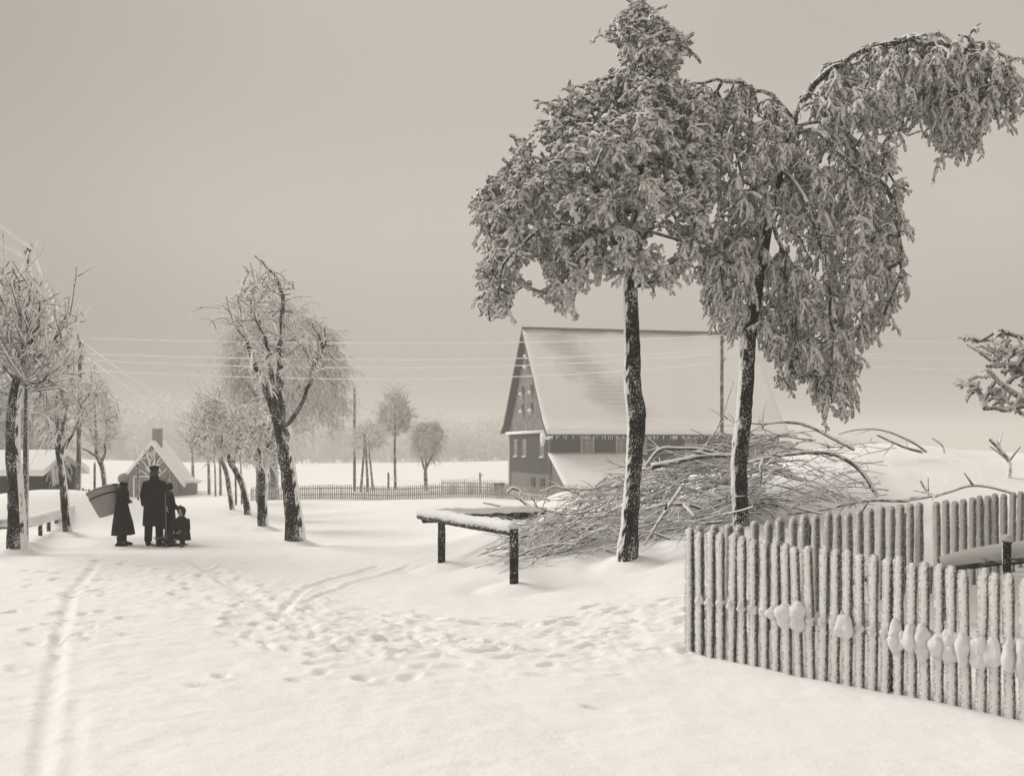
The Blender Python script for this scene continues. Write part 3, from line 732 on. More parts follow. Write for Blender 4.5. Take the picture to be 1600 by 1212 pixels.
# sapling in front of the gabled cottage
make_tree('young tree with white forked twigs directly in front of the gabled cottage', 'tree', 62, [(238, 790), (238, 770), (238, 748)], [5, 4, 4],
    boughs=[([(238, 748), (228, 728), (214, 712)], 3, 1.2), ([(238, 748), (234, 725), (229, 704)], 3, 1.2), ([(238, 748), (240, 725), (241, 702)], 3, 1.2), ([(238, 748), (245, 728), (252, 712)], 3, 1.2), ([(238, 750), (226, 740), (212, 730)], 3, 1.2), ([(238, 752), (250, 742), (260, 732)], 3, 1.2)],
    polys=[[(208, 700), (240, 695), (262, 712), (262, 735), (240, 745), (210, 738)]], nh=26, depth=.6, spray=dict(per=2, L=(.3, .5), r=.018, grav=-.02, spread=.5, spurs=1, spur=.4, sides=4, K=5), mats=('trunk_far', 'twig_light', 'twig_light'), seed=83, up=.6)

# overhanging rimed tree at the right margin
make_tree('rimed tree at the right margin, only its lumpy white branch tips reaching into view', 'tree', 14.5,
    [(1760, 860), (1758, 760), (1750, 660), (1745, 580), (1740, 480), (1735, 380)], [40, 36, 30, 26, 18, 8],
    boughs=[([(1748, 640), (1690, 600), (1640, 585), (1590, 572), (1550, 565)], 18, 9), ([(1748, 660), (1680, 640), (1620, 632), (1580, 612), (1545, 580)], 16, 8), ([(1742, 560), (1680, 560, .5), (1620, 530, .4), (1575, 520, .3)], 15, 7),
            ([(1610, 632), (1570, 640), (1540, 638)], 9, 6)],
    polys=[[(1508, 545), (1530, 512), (1560, 510), (1600, 520), (1660, 500), (1820, 440), (1840, 700), (1700, 660), (1620, 650), (1560, 645), (1525, 638), (1550, 618), (1512, 608), (1520, 575), (1545, 560)]],
    nh=105, depth=.8, spray=dict(per=3, L=(.16, .32), r=.034, grav=.06, spread=.8, spurs=4, spur=.4, K=5, jit=.35), mats=('trunk', 'twig2', 'twig2'), seed=91, up=.1, rtip=.022, rmax=.05)

# distant woods: one mass of twiggy crowns behind the fields
rng = np.random.default_rng(101)
def woods(x0, x1, D0, D1, h0, h1, n, label):
    mb = MB(); hubs = []; trk = []
    for _ in range(n):
        px = rng.uniform(x0, x1); D = rng.uniform(D0, D1); b = P(px, 0, D); g = gz(b[0], D)
        h = h0 * .6 + (h1 - h0 * .6) * rng.random() ** 1.3; c = np.array([b[0], D, g])
        w = h * rng.uniform(.28, .45)
        t = rng.uniform(.0, 1, 26); a = rng.uniform(0, 6.28, 26); r = w * np.sqrt(np.clip(1 - (t * 2 - 1) ** 2 * .8, .1, 1)) * rng.uniform(.2, 1, 26)
        hubs.append(c + np.stack([r * np.cos(a), r * np.sin(a), .12 * h + t * h * .8], -1))
        trk.append(np.array([c - [0, 0, .5], c + [0, 0, h * .5], c + [rng.normal() * .5, 0, h * .85]]))
    hubs = np.concatenate(hubs); sprays(mb, hubs, np.tile([[0, 0, .7]], (len(hubs), 1)), per=5, L=(1.2, 3.2), r=.075, grav=.05, spread=.9, spurs=2, spur=.5, sides=3, K=4)
    tube_batch(mb, np.array(trk), np.tile([[.18, .13, .04]], (len(trk), 1)), 5, .1)
    o = mb.build('woods', M['woods']); tag(o, label, 'woods', kind='stuff'); return o
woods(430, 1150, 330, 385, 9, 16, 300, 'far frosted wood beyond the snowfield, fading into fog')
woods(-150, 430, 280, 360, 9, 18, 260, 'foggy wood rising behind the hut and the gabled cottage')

# ---------------------------------------------------------------- the big barn-like house
def frame_at(o, rz):
    c, s = math.cos(rz), math.sin(rz); return lambda x, y, z: np.array([o[0] + x * c - y * s, o[1] + x * s + y * c, z])
M['clad_dark'] = simple('dark_cladding', grey(.045), .35, 2, .35, stretch=(9, 9, .5))
M['clad_low'] = simple('weathered_planks', grey(.16), .45, 2, .35, stretch=(8, 8, .4))
M['frame_white'] = simple('pale_frame', grey(.42), .2, 10, .1)
M['pane'] = simple('window_pane', grey(.20), .3, 4, .05, rough=.35)
M['snow_roof'] = None
def shingle_mat():
    m, t, b = new_mat('slate_gable')
    tc = t.nodes.new('ShaderNodeTexCoord'); mp = t.nodes.new('ShaderNodeMapping'); mp.inputs['Scale'].default_value = (5, 5, 1.3)
    t.links.new(tc.outputs['Object'], mp.inputs['Vector'])
    n = noise_node(t, 2.2, 5, .7, mp.outputs['Vector'])
    r = t.nodes.new('ShaderNodeMapRange'); r.inputs['From Min'].default_value = .5; r.inputs['From Max'].default_value = .66
    t.links.new(n.outputs['Fac'], r.inputs['Value'])
    t.links.new(mix_col(t, r.outputs['Result'], grey(.12), grey(.55)), b.inputs['Base Color'])
    return m
M['slate'] = shingle_mat()
def roof_snow_mat():
    m, t, b = new_mat('roof_snow')
    tc = t.nodes.new('ShaderNodeTexCoord')
    mp = t.nodes.new('ShaderNodeMapping'); mp.inputs['Rotation'].default_value = (0, 0, -math.atan2(.237, .9715)); t.links.new(tc.outputs['Object'], mp.inputs['Vector'])
    sp = t.nodes.new('ShaderNodeSeparateXYZ'); t.links.new(mp.outputs['Vector'], sp.inputs['Vector'])
    n = noise_node(t, .55, 5, .6, mp.outputs['Vector']); n2 = noise_node(t, 14, 4, .7, mp.outputs['Vector'])
    # snow has slid off along a diagonal, leaving the slate courses thinly covered
    down = math_node(t, 'SUBTRACT', 11.9, sp.outputs['Z'])                  # metres below the ridge
    cen = math_node(t, 'ADD', math_node(t, 'MULTIPLY', down, .72), 1.3)
    off = math_node(t, 'SUBTRACT', sp.outputs['X'], cen)
    dist = math_node(t, 'ABSOLUTE', off)
    dist = math_node(t, 'ADD', dist, math_node(t, 'MULTIPLY', math_node(t, 'SUBTRACT', n.outputs['Fac'], .5), -4.5))
    r = t.nodes.new('ShaderNodeMapRange'); r.interpolation_type = 'SMOOTHSTEP'; r.inputs['From Min'].default_value = 2.6; r.inputs['From Max'].default_value = .2
    t.links.new(dist, r.inputs['Value'])
    fade = t.nodes.new('ShaderNodeMapRange'); fade.inputs['From Min'].default_value = 7.6; fade.inputs['From Max'].default_value = 5.6; t.links.new(down, fade.inputs['Value'])
    wv = t.nodes.new('ShaderNodeTexWave'); wv.bands_direction = 'Z'; wv.inputs['Scale'].default_value = 1.0; wv.inputs['Distortion'].default_value = 3.0; wv.inputs['Detail'].default_value = 3
    t.links.new(mp.outputs['Vector'], wv.inputs['Vector'])
    thin = mix_col(t, math_node(t, 'MULTIPLY', wv.outputs['Fac'], n2.outputs['Fac']), grey(.52, .5), grey(.78, .4))
    f = math_node(t, 'MULTIPLY', math_node(t, 'MULTIPLY', r.outputs['Result'], fade.outputs['Result']), .85)
    base = mix_col(t, n.outputs['Fac'], grey(.84, .2), grey(.93, .2))
    t.links.new(mix_col(t, f, base, thin), b.inputs['Base Color'])
    bp = t.nodes.new('ShaderNodeBump'); bp.inputs['Strength'].default_value = .5; bp.inputs['Distance'].default_value = .06
    t.links.new(n2.outputs['Fac'], bp.inputs['Height']); t.links.new(bp.outputs['Normal'], b.inputs['Normal'])
    return m
M['roof_snow'] = roof_snow_mat()

BL, BW = 16.9, 12.0; BO = (2.6, 78.0); BRZ = math.atan2(.237, .9715)
house = empty('farmhouse', (BO[0], BO[1], gsurf(*BO)), 'big steep-roofed farmhouse with slate gable, dark boarded upper floor and snow-covered roof', 'house')
W = frame_at(BO, BRZ)
ZE, ZB, ZR, ZG = 3.05, .35, 10.55, -2.2
def bx(mb, x0, x1, y0, y1, z0, z1): 
    v = [W(x, y, z) for z in (z0, z1) for x, y in ((x0, y0), (x1, y0), (x1, y1), (x0, y1))]
    mb.add(v, [[0, 3, 2, 1], [4, 5, 6, 7], [0, 1, 5, 4], [1, 2, 6, 5], [2, 3, 7, 6], [3, 0, 4, 7]])
mb = MB(); bx(mb, .06, BL - .06, .06, BW - .06, ZG, ZB); mb.build('lower_wall', M['clad_low'], house, smooth=False)
mb = MB(); bx(mb, 0, BL, 0, BW, ZB, ZE + .25); mb.build('upper_wall', M['clad_dark'], house, smooth=False)
for gx in (-.04, BL - .1):
    mb = MB(); prism(mb, [W(gx, .15, ZE + .25), W(gx, BW - .15, ZE + .25), W(gx, BW - 1.35, ZE + 1.5), W(gx, BW / 2, ZR - .15), W(gx, 1.35, ZE + 1.5)], W(.14, 0, 0) - W(0, 0, 0))
    mb.build('gable', M['slate'], house, smooth=False)
# roof: two slopes with flared feet
prof = [(-.75, ZE - .12), (.3, ZE + .75), (1.25, ZE + 1.9), (3.0, ZE + 4.0), (BW / 2, ZR)]
prof2 = [(BW + .75, ZE + .2), (BW - .3, ZE + .85), (BW - 1.25, ZE + 1.9), (BW - 3.0, ZE + 4.0), (BW / 2, ZR)]
mb = MB(); mt = MB()
for pf, sgn in ((prof, -1), (prof2, 1)):
    pf = np.array(pf); s = np.linspace(0, len(pf) - 1, 29); yy = np.interp(s, range(len(pf)), pf[:, 0]); zz = np.interp(s, range(len(pf)), pf[:, 1])
    xx = np.linspace(-.45, BL + .45, 60)
    Xg, S = np.meshgrid(xx, s); Yg = np.interp(S, range(len(pf)), pf[:, 0]); Zg = np.interp(S, range(len(pf)), pf[:, 1])
    sag = -.10 * np.sin(np.pi * (Xg / BL)) * (S / 4)
    th = .18 + .12 * fbm(Xg * .45, S * 1.1, 4, 50 + sgn) + .10 * (1 - S / 4)
    for bot, top, mm in ((0, .10, mt), (.103, .103 + 1, mb)):
        o1 = Zg + sag + (0 if mm is mt else .10)
        o2 = o1 + (.1 if mm is mt else th)
        A = np.stack([W(x, y, z) for x, y, z in zip(Xg.ravel(), Yg.ravel(), o1.ravel())]); B = np.stack([W(x, y, z) for x, y, z in zip(Xg.ravel(), Yg.ravel(), o2.ravel())])
        ny_, nx_ = Xg.shape; i_, j_ = np.meshgrid(np.arange(ny_ - 1), np.arange(nx_ - 1), indexing='ij')
        q = np.stack([i_ * nx_ + j_, i_ * nx_ + j_ + 1, (i_ + 1) * nx_ + j_ + 1, (i_ + 1) * nx_ + j_], -1).reshape(-1, 4)
        n_ = nx_ * ny_; edge = []
        loop = [j for j in range(nx_)] + [i * nx_ + nx_ - 1 for i in range(1, ny_)] + [(ny_ - 1) * nx_ + j for j in range(nx_ - 2, -1, -1)] + [i * nx_ for i in range(ny_ - 2, 0, -1)]
        for a, b in zip(loop, loop[1:] + loop[:1]): edge.append([a, b, b + n_, a + n_])
        if mm is mt and sgn == 1: A[:, 2] -= .003; B[:, 2] -= .003
        mm.add(np.vstack([A, B]), np.vstack([q[:, ::-1], q + n_, edge]))
roof = mt.build('roof', M['clad_dark'], house, smooth=False)
mb.build('roof_snow', M['roof_snow'], roof)
mb = MB()                                             # thin ridge board and barge boards
bx(mb, -.5, BL + .5, BW / 2 - .06, BW / 2 + .06, ZR + .2, ZR + .36)
mb.build('ridge_cap', M['board'], roof, smooth=False)
mb = MB()
for pf in (prof, prof2):
    for (y0, z0), (y1, z1) in zip(pf[:-1], pf[1:]):
        prism(mb, [W(-.52, y0, z0 - .1), W(-.52, y1, z1 - .1), W(-.52, y1, z1 + .14), W(-.52, y0, z0 + .14)], W(.06, 0, 0) - W(0, 0, 0))
mb.build('barge_board', M['clad_low'], roof, smooth=False)
# snow ledge along gable foot, corner board, drainpipe
mb = MB(); bx(mb, -.28, -.045, -.1, BW + .1, ZE + .1, ZE + .3); mb.build('snow_ledge', M['drift'], house)
mb = MB(); bx(mb, -.05, .02, BW - .4, BW + .02, ZG, ZE); mb.build('corner_board', M['frame_white'], house, smooth=False)
mb = MB(); bx(mb, -.12, -.01, -.12, -.01, ZG, ZE); mb.build('corner_post', M['clad_low'], house, smooth=False)
mb = MB(); blob(mb, W(-.3, -.2, ZE - .1), (.35, .3, .28)); blob(mb, W(-.45, .3, ZE - .3), (.18, .2, .5)); mb.build('snow_clump', M['drift'], house)
rng = np.random.default_rng(7)
mb = MB(); n = 150; xs_ = rng.uniform(-.3, BL + .3, n); l_ = rng.uniform(.05, .38, n)
tops = np.stack([W(x, -.72, ZE - .08) for x in xs_]); tube_batch(mb, np.stack([tops, tops - np.stack([0 * l_, 0 * l_, l_], -1)], 1), np.tile([[.035, .006]], (n, 1)), 5)
o = mb.build('icicle', M['drift'], roof); tag(o, kind='stuff')
def window(parent, x0, x1, z0, z1, face='front', y=0.0, frame='frame_white'):
    fb, pb = MB(), MB()
    if face == 'front': B = lambda m, a0, a1, d0, d1, c0, c1: bx(m, a0, a1, y - d1, y - d0, c0, c1)
    else: B = lambda m, a0, a1, d0, d1, c0, c1: bx(m, y - d1, y - d0, a0, a1, c0, c1)
    f = .09
    B(pb, x0 + f, x1 - f, -.01, .02, z0 + f, z1 - f)
    B(fb, x0, x0 + f, -.01, .07, z0, z1); B(fb, x1 - f, x1, -.01, .07, z0, z1); B(fb, x0 + f, x1 - f, -.01, .065, z0, z0 + f); B(fb, x0 + f, x1 - f, -.01, .065, z1 - f, z1)
    m = (x0 + x1) / 2; B(fb, m - .03, m + .03, .0, .05, z0 + f, z1 - f); zc = z0 + (z1 - z0) * .6; B(fb, x0 + f, m - .03, .0, .048, zc - .025, zc + .025); B(fb, m + .03, x1 - f, .0, .048, zc - .025, zc + .025)
    w = fb.build('window', M[frame], parent, smooth=False)
    pb.build('pane', M['pane'], w, smooth=False)
    sb = MB(); B(sb, x0 - .05, x1 + .05, -.01, .14, z0 - .06, z0 - .003); sb.build('sill', M['drift'], w, smooth=False)
def px_on_front(px):                                  # x along the long wall for a photo column
    k = (px - 800) / F; c, s = math.cos(BRZ), math.sin(BRZ); return (k * BO[1] - BO[0]) / (c - k * s)
for a, b in ((907, 928), (962, 980), (1001, 1010), (1070, 1088), (1135, 1150)):
    window(house, px_on_front(a), px_on_front(b), 1.75, 2.85, 'front')
for yc in (2.0, 6.9, 9.6): window(house, yc - .45, yc + .45, 1.5, 2.75, 'side')
# small gable hatches with snow on their sills
for yc, zc in ((4.7, 5.1), (7.3, 5.1), (4.7, 6.4), (7.3, 6.4), (6.0, 8.3), (6.0, 9.1)):
    mb = MB(); bx(mb, -.10, -.042, yc - .3, yc + .3, zc - .3, zc + .25); h = mb.build('gable_hatch', M['clad_dark'], house, smooth=False)
    mb = MB(); blob(mb, W(-.2, yc, zc - .3), (.2, .4, .12)); mb.build('snow_ledge', M['drift'], h)
for y0, y1 in ((1.6, 2.6), (4.2, 5.2)):
    mb = MB(); bx(mb, -.02, .055, y0, y1, -1.6, 0.0); mb.build('door', M['clad_dark'], house, smooth=False)
# lean-to with snowy roof reaching nearly to the ground
mb = MB(); LX = 6.2
prism(mb, [W(.05, -.002, 1.55), W(.05, -.002, ZG), W(.05, -4.4, ZG), W(.05, -4.4, -.75)], W(LX, 0, 0) - W(0, 0, 0))
lean = mb.build('lean_to', M['clad_low'], house, smooth=False)
mb = MB(); s = np.linspace(0, 1, 14); xx = np.linspace(-.15, LX + .15, 26)
Xg, S = np.meshgrid(xx, s); top = .22 + .05 * fbm(Xg * .8, S * 3, 3, 77)
A = np.stack([W(x, -.003 - 4.75 * q_, 1.62 - 2.42 * q_) for x, q_ in zip(Xg.ravel(), S.ravel())]); B = A + np.stack([0 * Xg.ravel(), 0 * Xg.ravel(), top.ravel()], -1)
ny_, nx_ = Xg.shape; i_, j_ = np.meshgrid(np.arange(ny_ - 1), np.arange(nx_ - 1), indexing='ij')
q = np.stack([i_ * nx_ + j_, i_ * nx_ + j_ + 1, (i_ + 1) * nx_ + j_ + 1, (i_ + 1) * nx_ + j_], -1).reshape(-1, 4); n_ = nx_ * ny_
loop = [j for j in range(nx_)] + [i * nx_ + nx_ - 1 for i in range(1, ny_)] + [(ny_ - 1) * nx_ + j for j in range(nx_ - 2, -1, -1)] + [i * nx_ for i in range(ny_ - 2, 0, -1)]
mb.add(np.vstack([A, B]), np.vstack([q[:, ::-1], q + n_, [[a, b, b + n_, a + n_] for a, b in zip(loop, loop[1:] + loop[:1])]]))
mb.build('roof_snow', M['drift'], lean)

# ---------------------------------------------------------------- gabled cottage down the road
CO = P(198, 778, 92); g0 = gsurf(CO[0], CO[1]); CWd = 77 * 92 / F
cot = empty('cottage', (CO[0], CO[1], g0), 'small gabled cottage with chimney and thick roof snow at the end of the road', 'house')
W = frame_at((CO[0], CO[1]), math.radians(7))
cw = CWd; zt = CH - (745 - HZ) * 92 / F; zr = CH - (695 - HZ) * 92 / F; dp = 6.0
M['cot_wall'] = simple('cottage_boards', grey(.14), .4, 2, .3, stretch=(9, 9, .5))
mb = MB(); prism(mb, [W(0, 0, -2.6), W(cw, 0, -2.6), W(cw, 0, zt), W(cw / 2, 0, zr), W(0, 0, zt)], W(0, dp, 0) - W(0, 0, 0)); mb.build('wall', M['cot_wall'], cot, smooth=False)
mb = MB()
for sx in (0, 1):
    e = -.65 if sx == 0 else cw + .55; m_ = cw / 2
    ze = zt - (zr - zt) * (.65 / (cw / 2))
    a = [W(m_, -.35, zr + .02), W(e, -.35, ze + .02), W(e, -.35, ze + .34), W(m_, -.35, zr + .38)]
    prism(mb, a, W(0, dp + .6, 0) - W(0, 0, 0))
croof = mb.build('roof', M['drift'], cot, smooth=False)
mb = MB(); bx(mb, cw / 2 - .28, cw / 2 + .42, 1.6, 2.3, zr - .8, CH - (671 - HZ) * 93 / F); bx(mb, cw / 2 - .34, cw / 2 + .48, 1.55, 2.35, CH - (671 - HZ) * 93 / F + .002, CH - (671 - HZ) * 93 / F + .10); mb.build('chimney', simple('chimney_brick', grey(.2), .3, 12, .3), croof, smooth=False)
mb = MB(); bx(mb, cw - .3, cw + 1.2, .8, 2.6, -2.6, zt - .5); mb.build('porch', M['cot_wall'], cot, smooth=False)
mb = MB(); blob(mb, W(cw + .5, 1.7, zt - .42), (1.15, 1.2, .25), jit=.04); mb.build('porch_snow', M['drift'], cot)
mb = MB()
for zz in np.linspace(zr - .8, zr - .45, 3): bx(mb, cw / 2 - .5, cw / 2 + .5, -.05, -.004, zz, zz + .05)
mb.build('gable_vent', M['frame_white'], cot, smooth=False)
mb = MB(); bx(mb, 1.2, 1.9, -.06, -.004, -.9, -.1); mb.build('window', M['pane'], cot, smooth=False)
mb = MB(); bx(mb, 2.5, 3.2, -.06, -.004, -2.6, -.3); mb.build('door', M['clad_dark'], cot, smooth=False)

# ---------------------------------------------------------------- hut at the left edge
HO = P(-60, 0, 44); HOy = 44.0; hw = 128 * 44 / F
hz0 = -2.0; hze = CH - (738 - HZ) * 44 / F; hzr = CH - (716 - HZ) * 45.6 / F + .15
hut = empty('hut', (HO[0], HOy, gsurf(HO[0], HOy)), 'dark plank hut with a snow-covered roof behind the snow bank at the left edge', 'hut')
W = frame_at((HO[0], HOy), math.radians(-4))
mb = MB(); prism(mb, [W(0, 0, hz0), W(0, 0, hze), W(0, 1.7, hzr - .1), W(0, 3.4, hze), W(0, 3.4, hz0)], W(hw, 0, 0) - W(0, 0, 0)); mb.build('wall', M['clad_dark'], hut, smooth=False)
mb = MB()
for s in (0, 1):
    y0, y1 = (-.3, 1.7) if s == 0 else (3.7, 1.7)
    prism(mb, [W(-.2, y0, hze - .12), W(-.2, y1, hzr - .02), W(-.2, y1, hzr + .2), W(-.2, y0 , hze + .12)], W(hw + .45, 0, 0) - W(0, 0, 0))
mb.build('roof', M['drift'], hut, smooth=False)
mb = MB(); bx(mb, hw - 2.2, hw - 2.08, -.05, -.004, hz0, hze - .1); bx(mb, hw - .8, hw - .68, -.05, -.004, hz0, hze - .1); mb.build('door_post', M['board'], hut, smooth=False)
mb = MB(); h_ = np.stack([W(hw + .25, .3 + .8 * t, hze + .1 + .5 * t) for t in np.linspace(0, 1, 10)]); rng = np.random.default_rng(3)
sprays(mb, h_, np.tile([[.5, 0, -.6]], (10, 1)), per=8, L=(.3, .8), r=.018, grav=.5, spread=.5, spurs=2); mb.build('hanging_rime', M['twig'], hut)

# ---------------------------------------------------------------- fences
def picket_fence_far(label, pts, h, spacing, w, name='picket_fence', mat='board', railz=(.3, .75), posts=12, cat='fence', group=None, pmat='thin_post'):
    base = np.array(pts[0]); root = empty(name, (base[0], base[1], gsurf(*base[:2])), label, cat, group)
    P_ = np.array(pts, float); seg = np.linalg.norm(np.diff(P_, axis=0), axis=1); cs = np.r_[0, np.cumsum(seg)]
    n = int(cs[-1] / spacing); s = np.arange(n) * spacing + .02
    x = np.interp(s, cs, P_[:, 0]); y = np.interp(s, cs, P_[:, 1]); z = gz(x, y)
    pb = MB()
    for k in range(n):
        hh = h * random.uniform(.95, 1.03); box(pb, (x[k], y[k], z[k] + hh / 2 - .15), (w, .025, hh + .3), top=(.55, 1))
    pb.build('pickets', M[mat], root, smooth=False)
    rb = MB()
    for f in railz: tube(rb, np.stack([x, y + .05, z + h * f], -1)[::max(1, n // 40)], .035, 6)
    rb.build('rail', M[mat], root)
    for q in np.linspace(0, n - 1, posts).astype(int):
        mb = MB(); tube(mb, [(x[q], y[q] + .1, z[q] - .3), (x[q], y[q] + .1, z[q] + h * .85)], .04, 8, .05); mb.build('post', M[pmat], root)
    return root
M['picket_far'] = simple('frosted_picket', grey(.44), .35, 3, .1)
M['picket_mid'] = simple('frosted_plank', grey(.24), .4, 3, .2, stretch=(8, 8, .6))
xa = lambda px, D: (px - 800) * D / F
picket_fence_far('long low frosted picket fence crossing the snowfield in front of the farmhouse', [(xa(392, 68), 68), (xa(600, 68.5), 68.5), (xa(775, 68), 68), (xa(850, 66), 66), (xa(905, 67), 67)],   .82, .125, .098, mat='picket_far', posts=16)
picket_fence_far('second frosted picket fence running on behind the long one toward the farmhouse', [(xa(690, 76), 76), (xa(780, 75), 75), (xa(800, 74.5), 74.5)], 1.0, .13, .06, mat='picket_far', posts=4)
picket_fence_far('close-boarded grey fence behind the snow bank left of the woman with the basket', [(xa(60, 47), 47), (xa(120, 46.5), 46.5), (xa(178, 46), 46)], .95, .14, .137, name='board_fence', mat='picket_mid', posts=5)

def picket_mesh(h, w, th, seed, fuzz=.0012):
    r = np.random.default_rng(seed); K = 96; S = 16
    zz = np.r_[np.linspace(-.25, h - w * .5, K - 7), h - w * .5 + w * .55 * np.sin(np.linspace(.2, 1.5, 7))]
    sc = np.r_[np.ones(K - 7), np.cos(np.linspace(.15, 1.48, 7))]
    sc[:K - 7] *= 1 + .07 * np.sin(zz[:K - 7] * 9 + r.uniform(0, 6)) + np.convolve(r.uniform(-.06, .06, K - 7), [.25, .5, .25], 'same')
    a = np.arange(S) * 2 * np.pi / S + .1
    ca, sa = np.cos(a), np.sin(a); cx_ = np.sign(ca) * np.abs(ca) ** .55; sy_ = np.sign(sa) * np.abs(sa) ** .6
    lean = r.normal() * .012
    V = np.stack([w / 2 * sc[:, None] * cx_ + r.normal(size=(K, S)) * fuzz + lean * zz[:, None] + 0, th / 2 * sc[:, None] * sy_ + r.normal(size=(K, S)) * fuzz, np.repeat(zz[:, None], S, 1) + r.normal(size=(K, S)) * fuzz], -1)
    mb = MB(); k, j = np.meshgrid(np.arange(K - 1), np.arange(S), indexing='ij'); j2 = (j + 1) % S
    mb.add(V, np.stack([k * S + j, k * S + j2, (k + 1) * S + j2, (k + 1) * S + j], -1).reshape(-1, 4))
    # a fringe of short rime needles
    n = 1500; kk = r.integers(2, K - 2, n); jj = r.integers(0, S, n); p0 = V[kk, jj]; d = np.stack([cx_[jj], sy_[jj], r.normal(size=n) * .5], -1); d = d / np.linalg.norm(d, axis=1, keepdims=True)
    ln = r.uniform(.006, .016, n)[:, None]; t1 = np.array([[0, 0, 1.0]]); n1 = norm(np.cross(d, t1)); n2 = np.cross(d, n1); b = .0035
    tri = np.stack([p0 + n1 * b, p0 - n1 * b * .5 + n2 * b, p0 - n1 * b * .5 - n2 * b, p0 + d * ln], 1)
    f = np.arange(n)[:, None] * 4; mb.add(tri.reshape(-1, 3), None, np.concatenate([f + [0, 1, 3], f + [1, 2, 3], f + [2, 0, 3]]))
    return mb

def near_fence(label, A, B, topA, topB, spacing, w, mat, seed, skip=(), broken=(), rails=(.42,), n_var=6):
    A = np.array(A, float); B = np.array(B, float); L = np.linalg.norm(B - A); d = (B - A) / L; ang = math.atan2(d[1], d[0])
    g = gsurf(A[0], A[1]); root = empty('picket_fence', (A[0], A[1], g), label, 'fence')
    n = int(L / spacing) + 1; r = random.Random(seed)
    protos = []
    for k in range(n_var):
        me = picket_mesh(1.0, w * r.uniform(.92, 1.08), .07, seed * 10 + k).mesh('picket'); me.materials.append(M[mat]); protos.append(me)
    for k in range(n):
        if k in skip: continue
        s = k * spacing; p = A + d * s; zt_ = topA + (topB - topA) * s / L + r.uniform(-.025, .02); gg = gsurf(p[0], p[1])
        h = zt_ - gg
        if k in broken: h *= .3
        o = bpy.data.objects.new('picket', protos[r.randrange(n_var)]); scene.collection.objects.link(o); o.parent = root
        o.location = (p[0] - A[0], p[1] - A[1], gg - g); o.rotation_euler = (0, r.gauss(0, .012), ang + r.gauss(0, .03)); o.scale = (1, 1, max(h, .1))
    nrm = np.array([-d[1], d[0]])
    for f in rails:
        mb = MB(); q = [np.array([*(A + d * s + nrm * .06), gsurf(*(A + d * s)) + (topA + (topB - topA) * s / L - gsurf(*(A + d * s))) * f]) for s in np.linspace(-.05, L + .05, 12)]
        tube(mb, q, .045, 10, .15, step=.05); mb.build('rail', M['picket2'], root)
    for s in np.arange(.02, L + .1, 2.1):
        p = A + d * s + nrm * .12; mb = MB(); gg = gsurf(*p); tube(mb, [(p[0], p[1], gg - .3), (p[0], p[1], topA + (topB - topA) * s / L - .12)], .055, 10, .08, step=.08); mb.build('post', M['post'], root)
    return root, A, d, L, g
FA, FB = (1.84, 11.95), (6.2, 8.4)
f1, A_, d_, L_, g_ = near_fence('rime-coated picket fence in the right foreground with snow lumps on its rail', FA, FB, 1.26, .82, .122, .088, 'picket', 4, rails=(.43,))
# snow lumps caught between pickets
rng = np.random.default_rng(17)
ax = np.array([[d_[0], d_[1], 0], [-d_[1], d_[0], 0], [0, 0, 1]])
def lump_at(s, wx, hz, zoff=0.0, yo=-.06, dep=.075):
    p = A_ + d_ * s + np.array([-d_[1], d_[0]]) * yo; gg = gsurf(*(A_ + d_ * s)); z = gg + (1.26 + (.82 - 1.26) * s / L_ - gg) * .44
    mb = MB(); blob(mb, (p[0], p[1], z + zoff), (wx * 1.1, dep * 1.1, hz), ax, 22, 16, .13, 1.0); [blob(mb, (p[0] + rng.normal() * wx * .3, p[1] + rng.normal() * .012, z + zoff + hz * rng.uniform(-.55, .6)), (wx * rng.uniform(.45, .9), dep * rng.uniform(.6, 1.0), hz * rng.uniform(.3, .55)), ax, 16, 11, .14, 1.0) for _ in range(4)]; mb.build('snow_clump', M['drift'], f1)
for k in range(1, int(L_ / .122) + 1):
    s = (k + .5) * .122 - .061 + .0
    if k in (9, 10): lump_at(s + (.02 if k == 9 else 0), .085, .115, .02, -.06, .09)
    elif k == 8: lump_at(s, .05, .07, .01)
    elif k == 14: lump_at(s, .07, .12, 0)
    elif k >= 18: lump_at(s, .064, .135 + .02 * rng.random(), -.03 + .02 * rng.random(), -.05, .085)
    else: lump_at(s, .036, .05, .0, -.02, .05)
mb = MB(); ss_ = np.linspace(0, L_, 220)
q_ = []
for s_ in ss_:
    p_ = A_ + d_ * s_ + np.array([-d_[1], d_[0]]) * .055; gg = gsurf(*(A_ + d_ * s_)); q_.append((p_[0], p_[1], gg + (1.26 + (.82 - 1.26) * s_ / L_ - gg) * .43 + .05))
tube(mb, q_, .048 + .03 * fbm(ss_ * 3.1, ss_ * 0 + 4, 4, 12), 12, .10); mb.build('snow_ridge', M['drift'], f1)
# second run, set back
GB = (7.6, 17.0)
f2 = near_fence('frosted picket fence running back from the corner toward the brushwood, one picket broken short', (1.98, 12.12), GB, 1.27, 1.46, .232, .115, 'picket2', 9, skip=(), broken=(20,), rails=(.25,))[0]

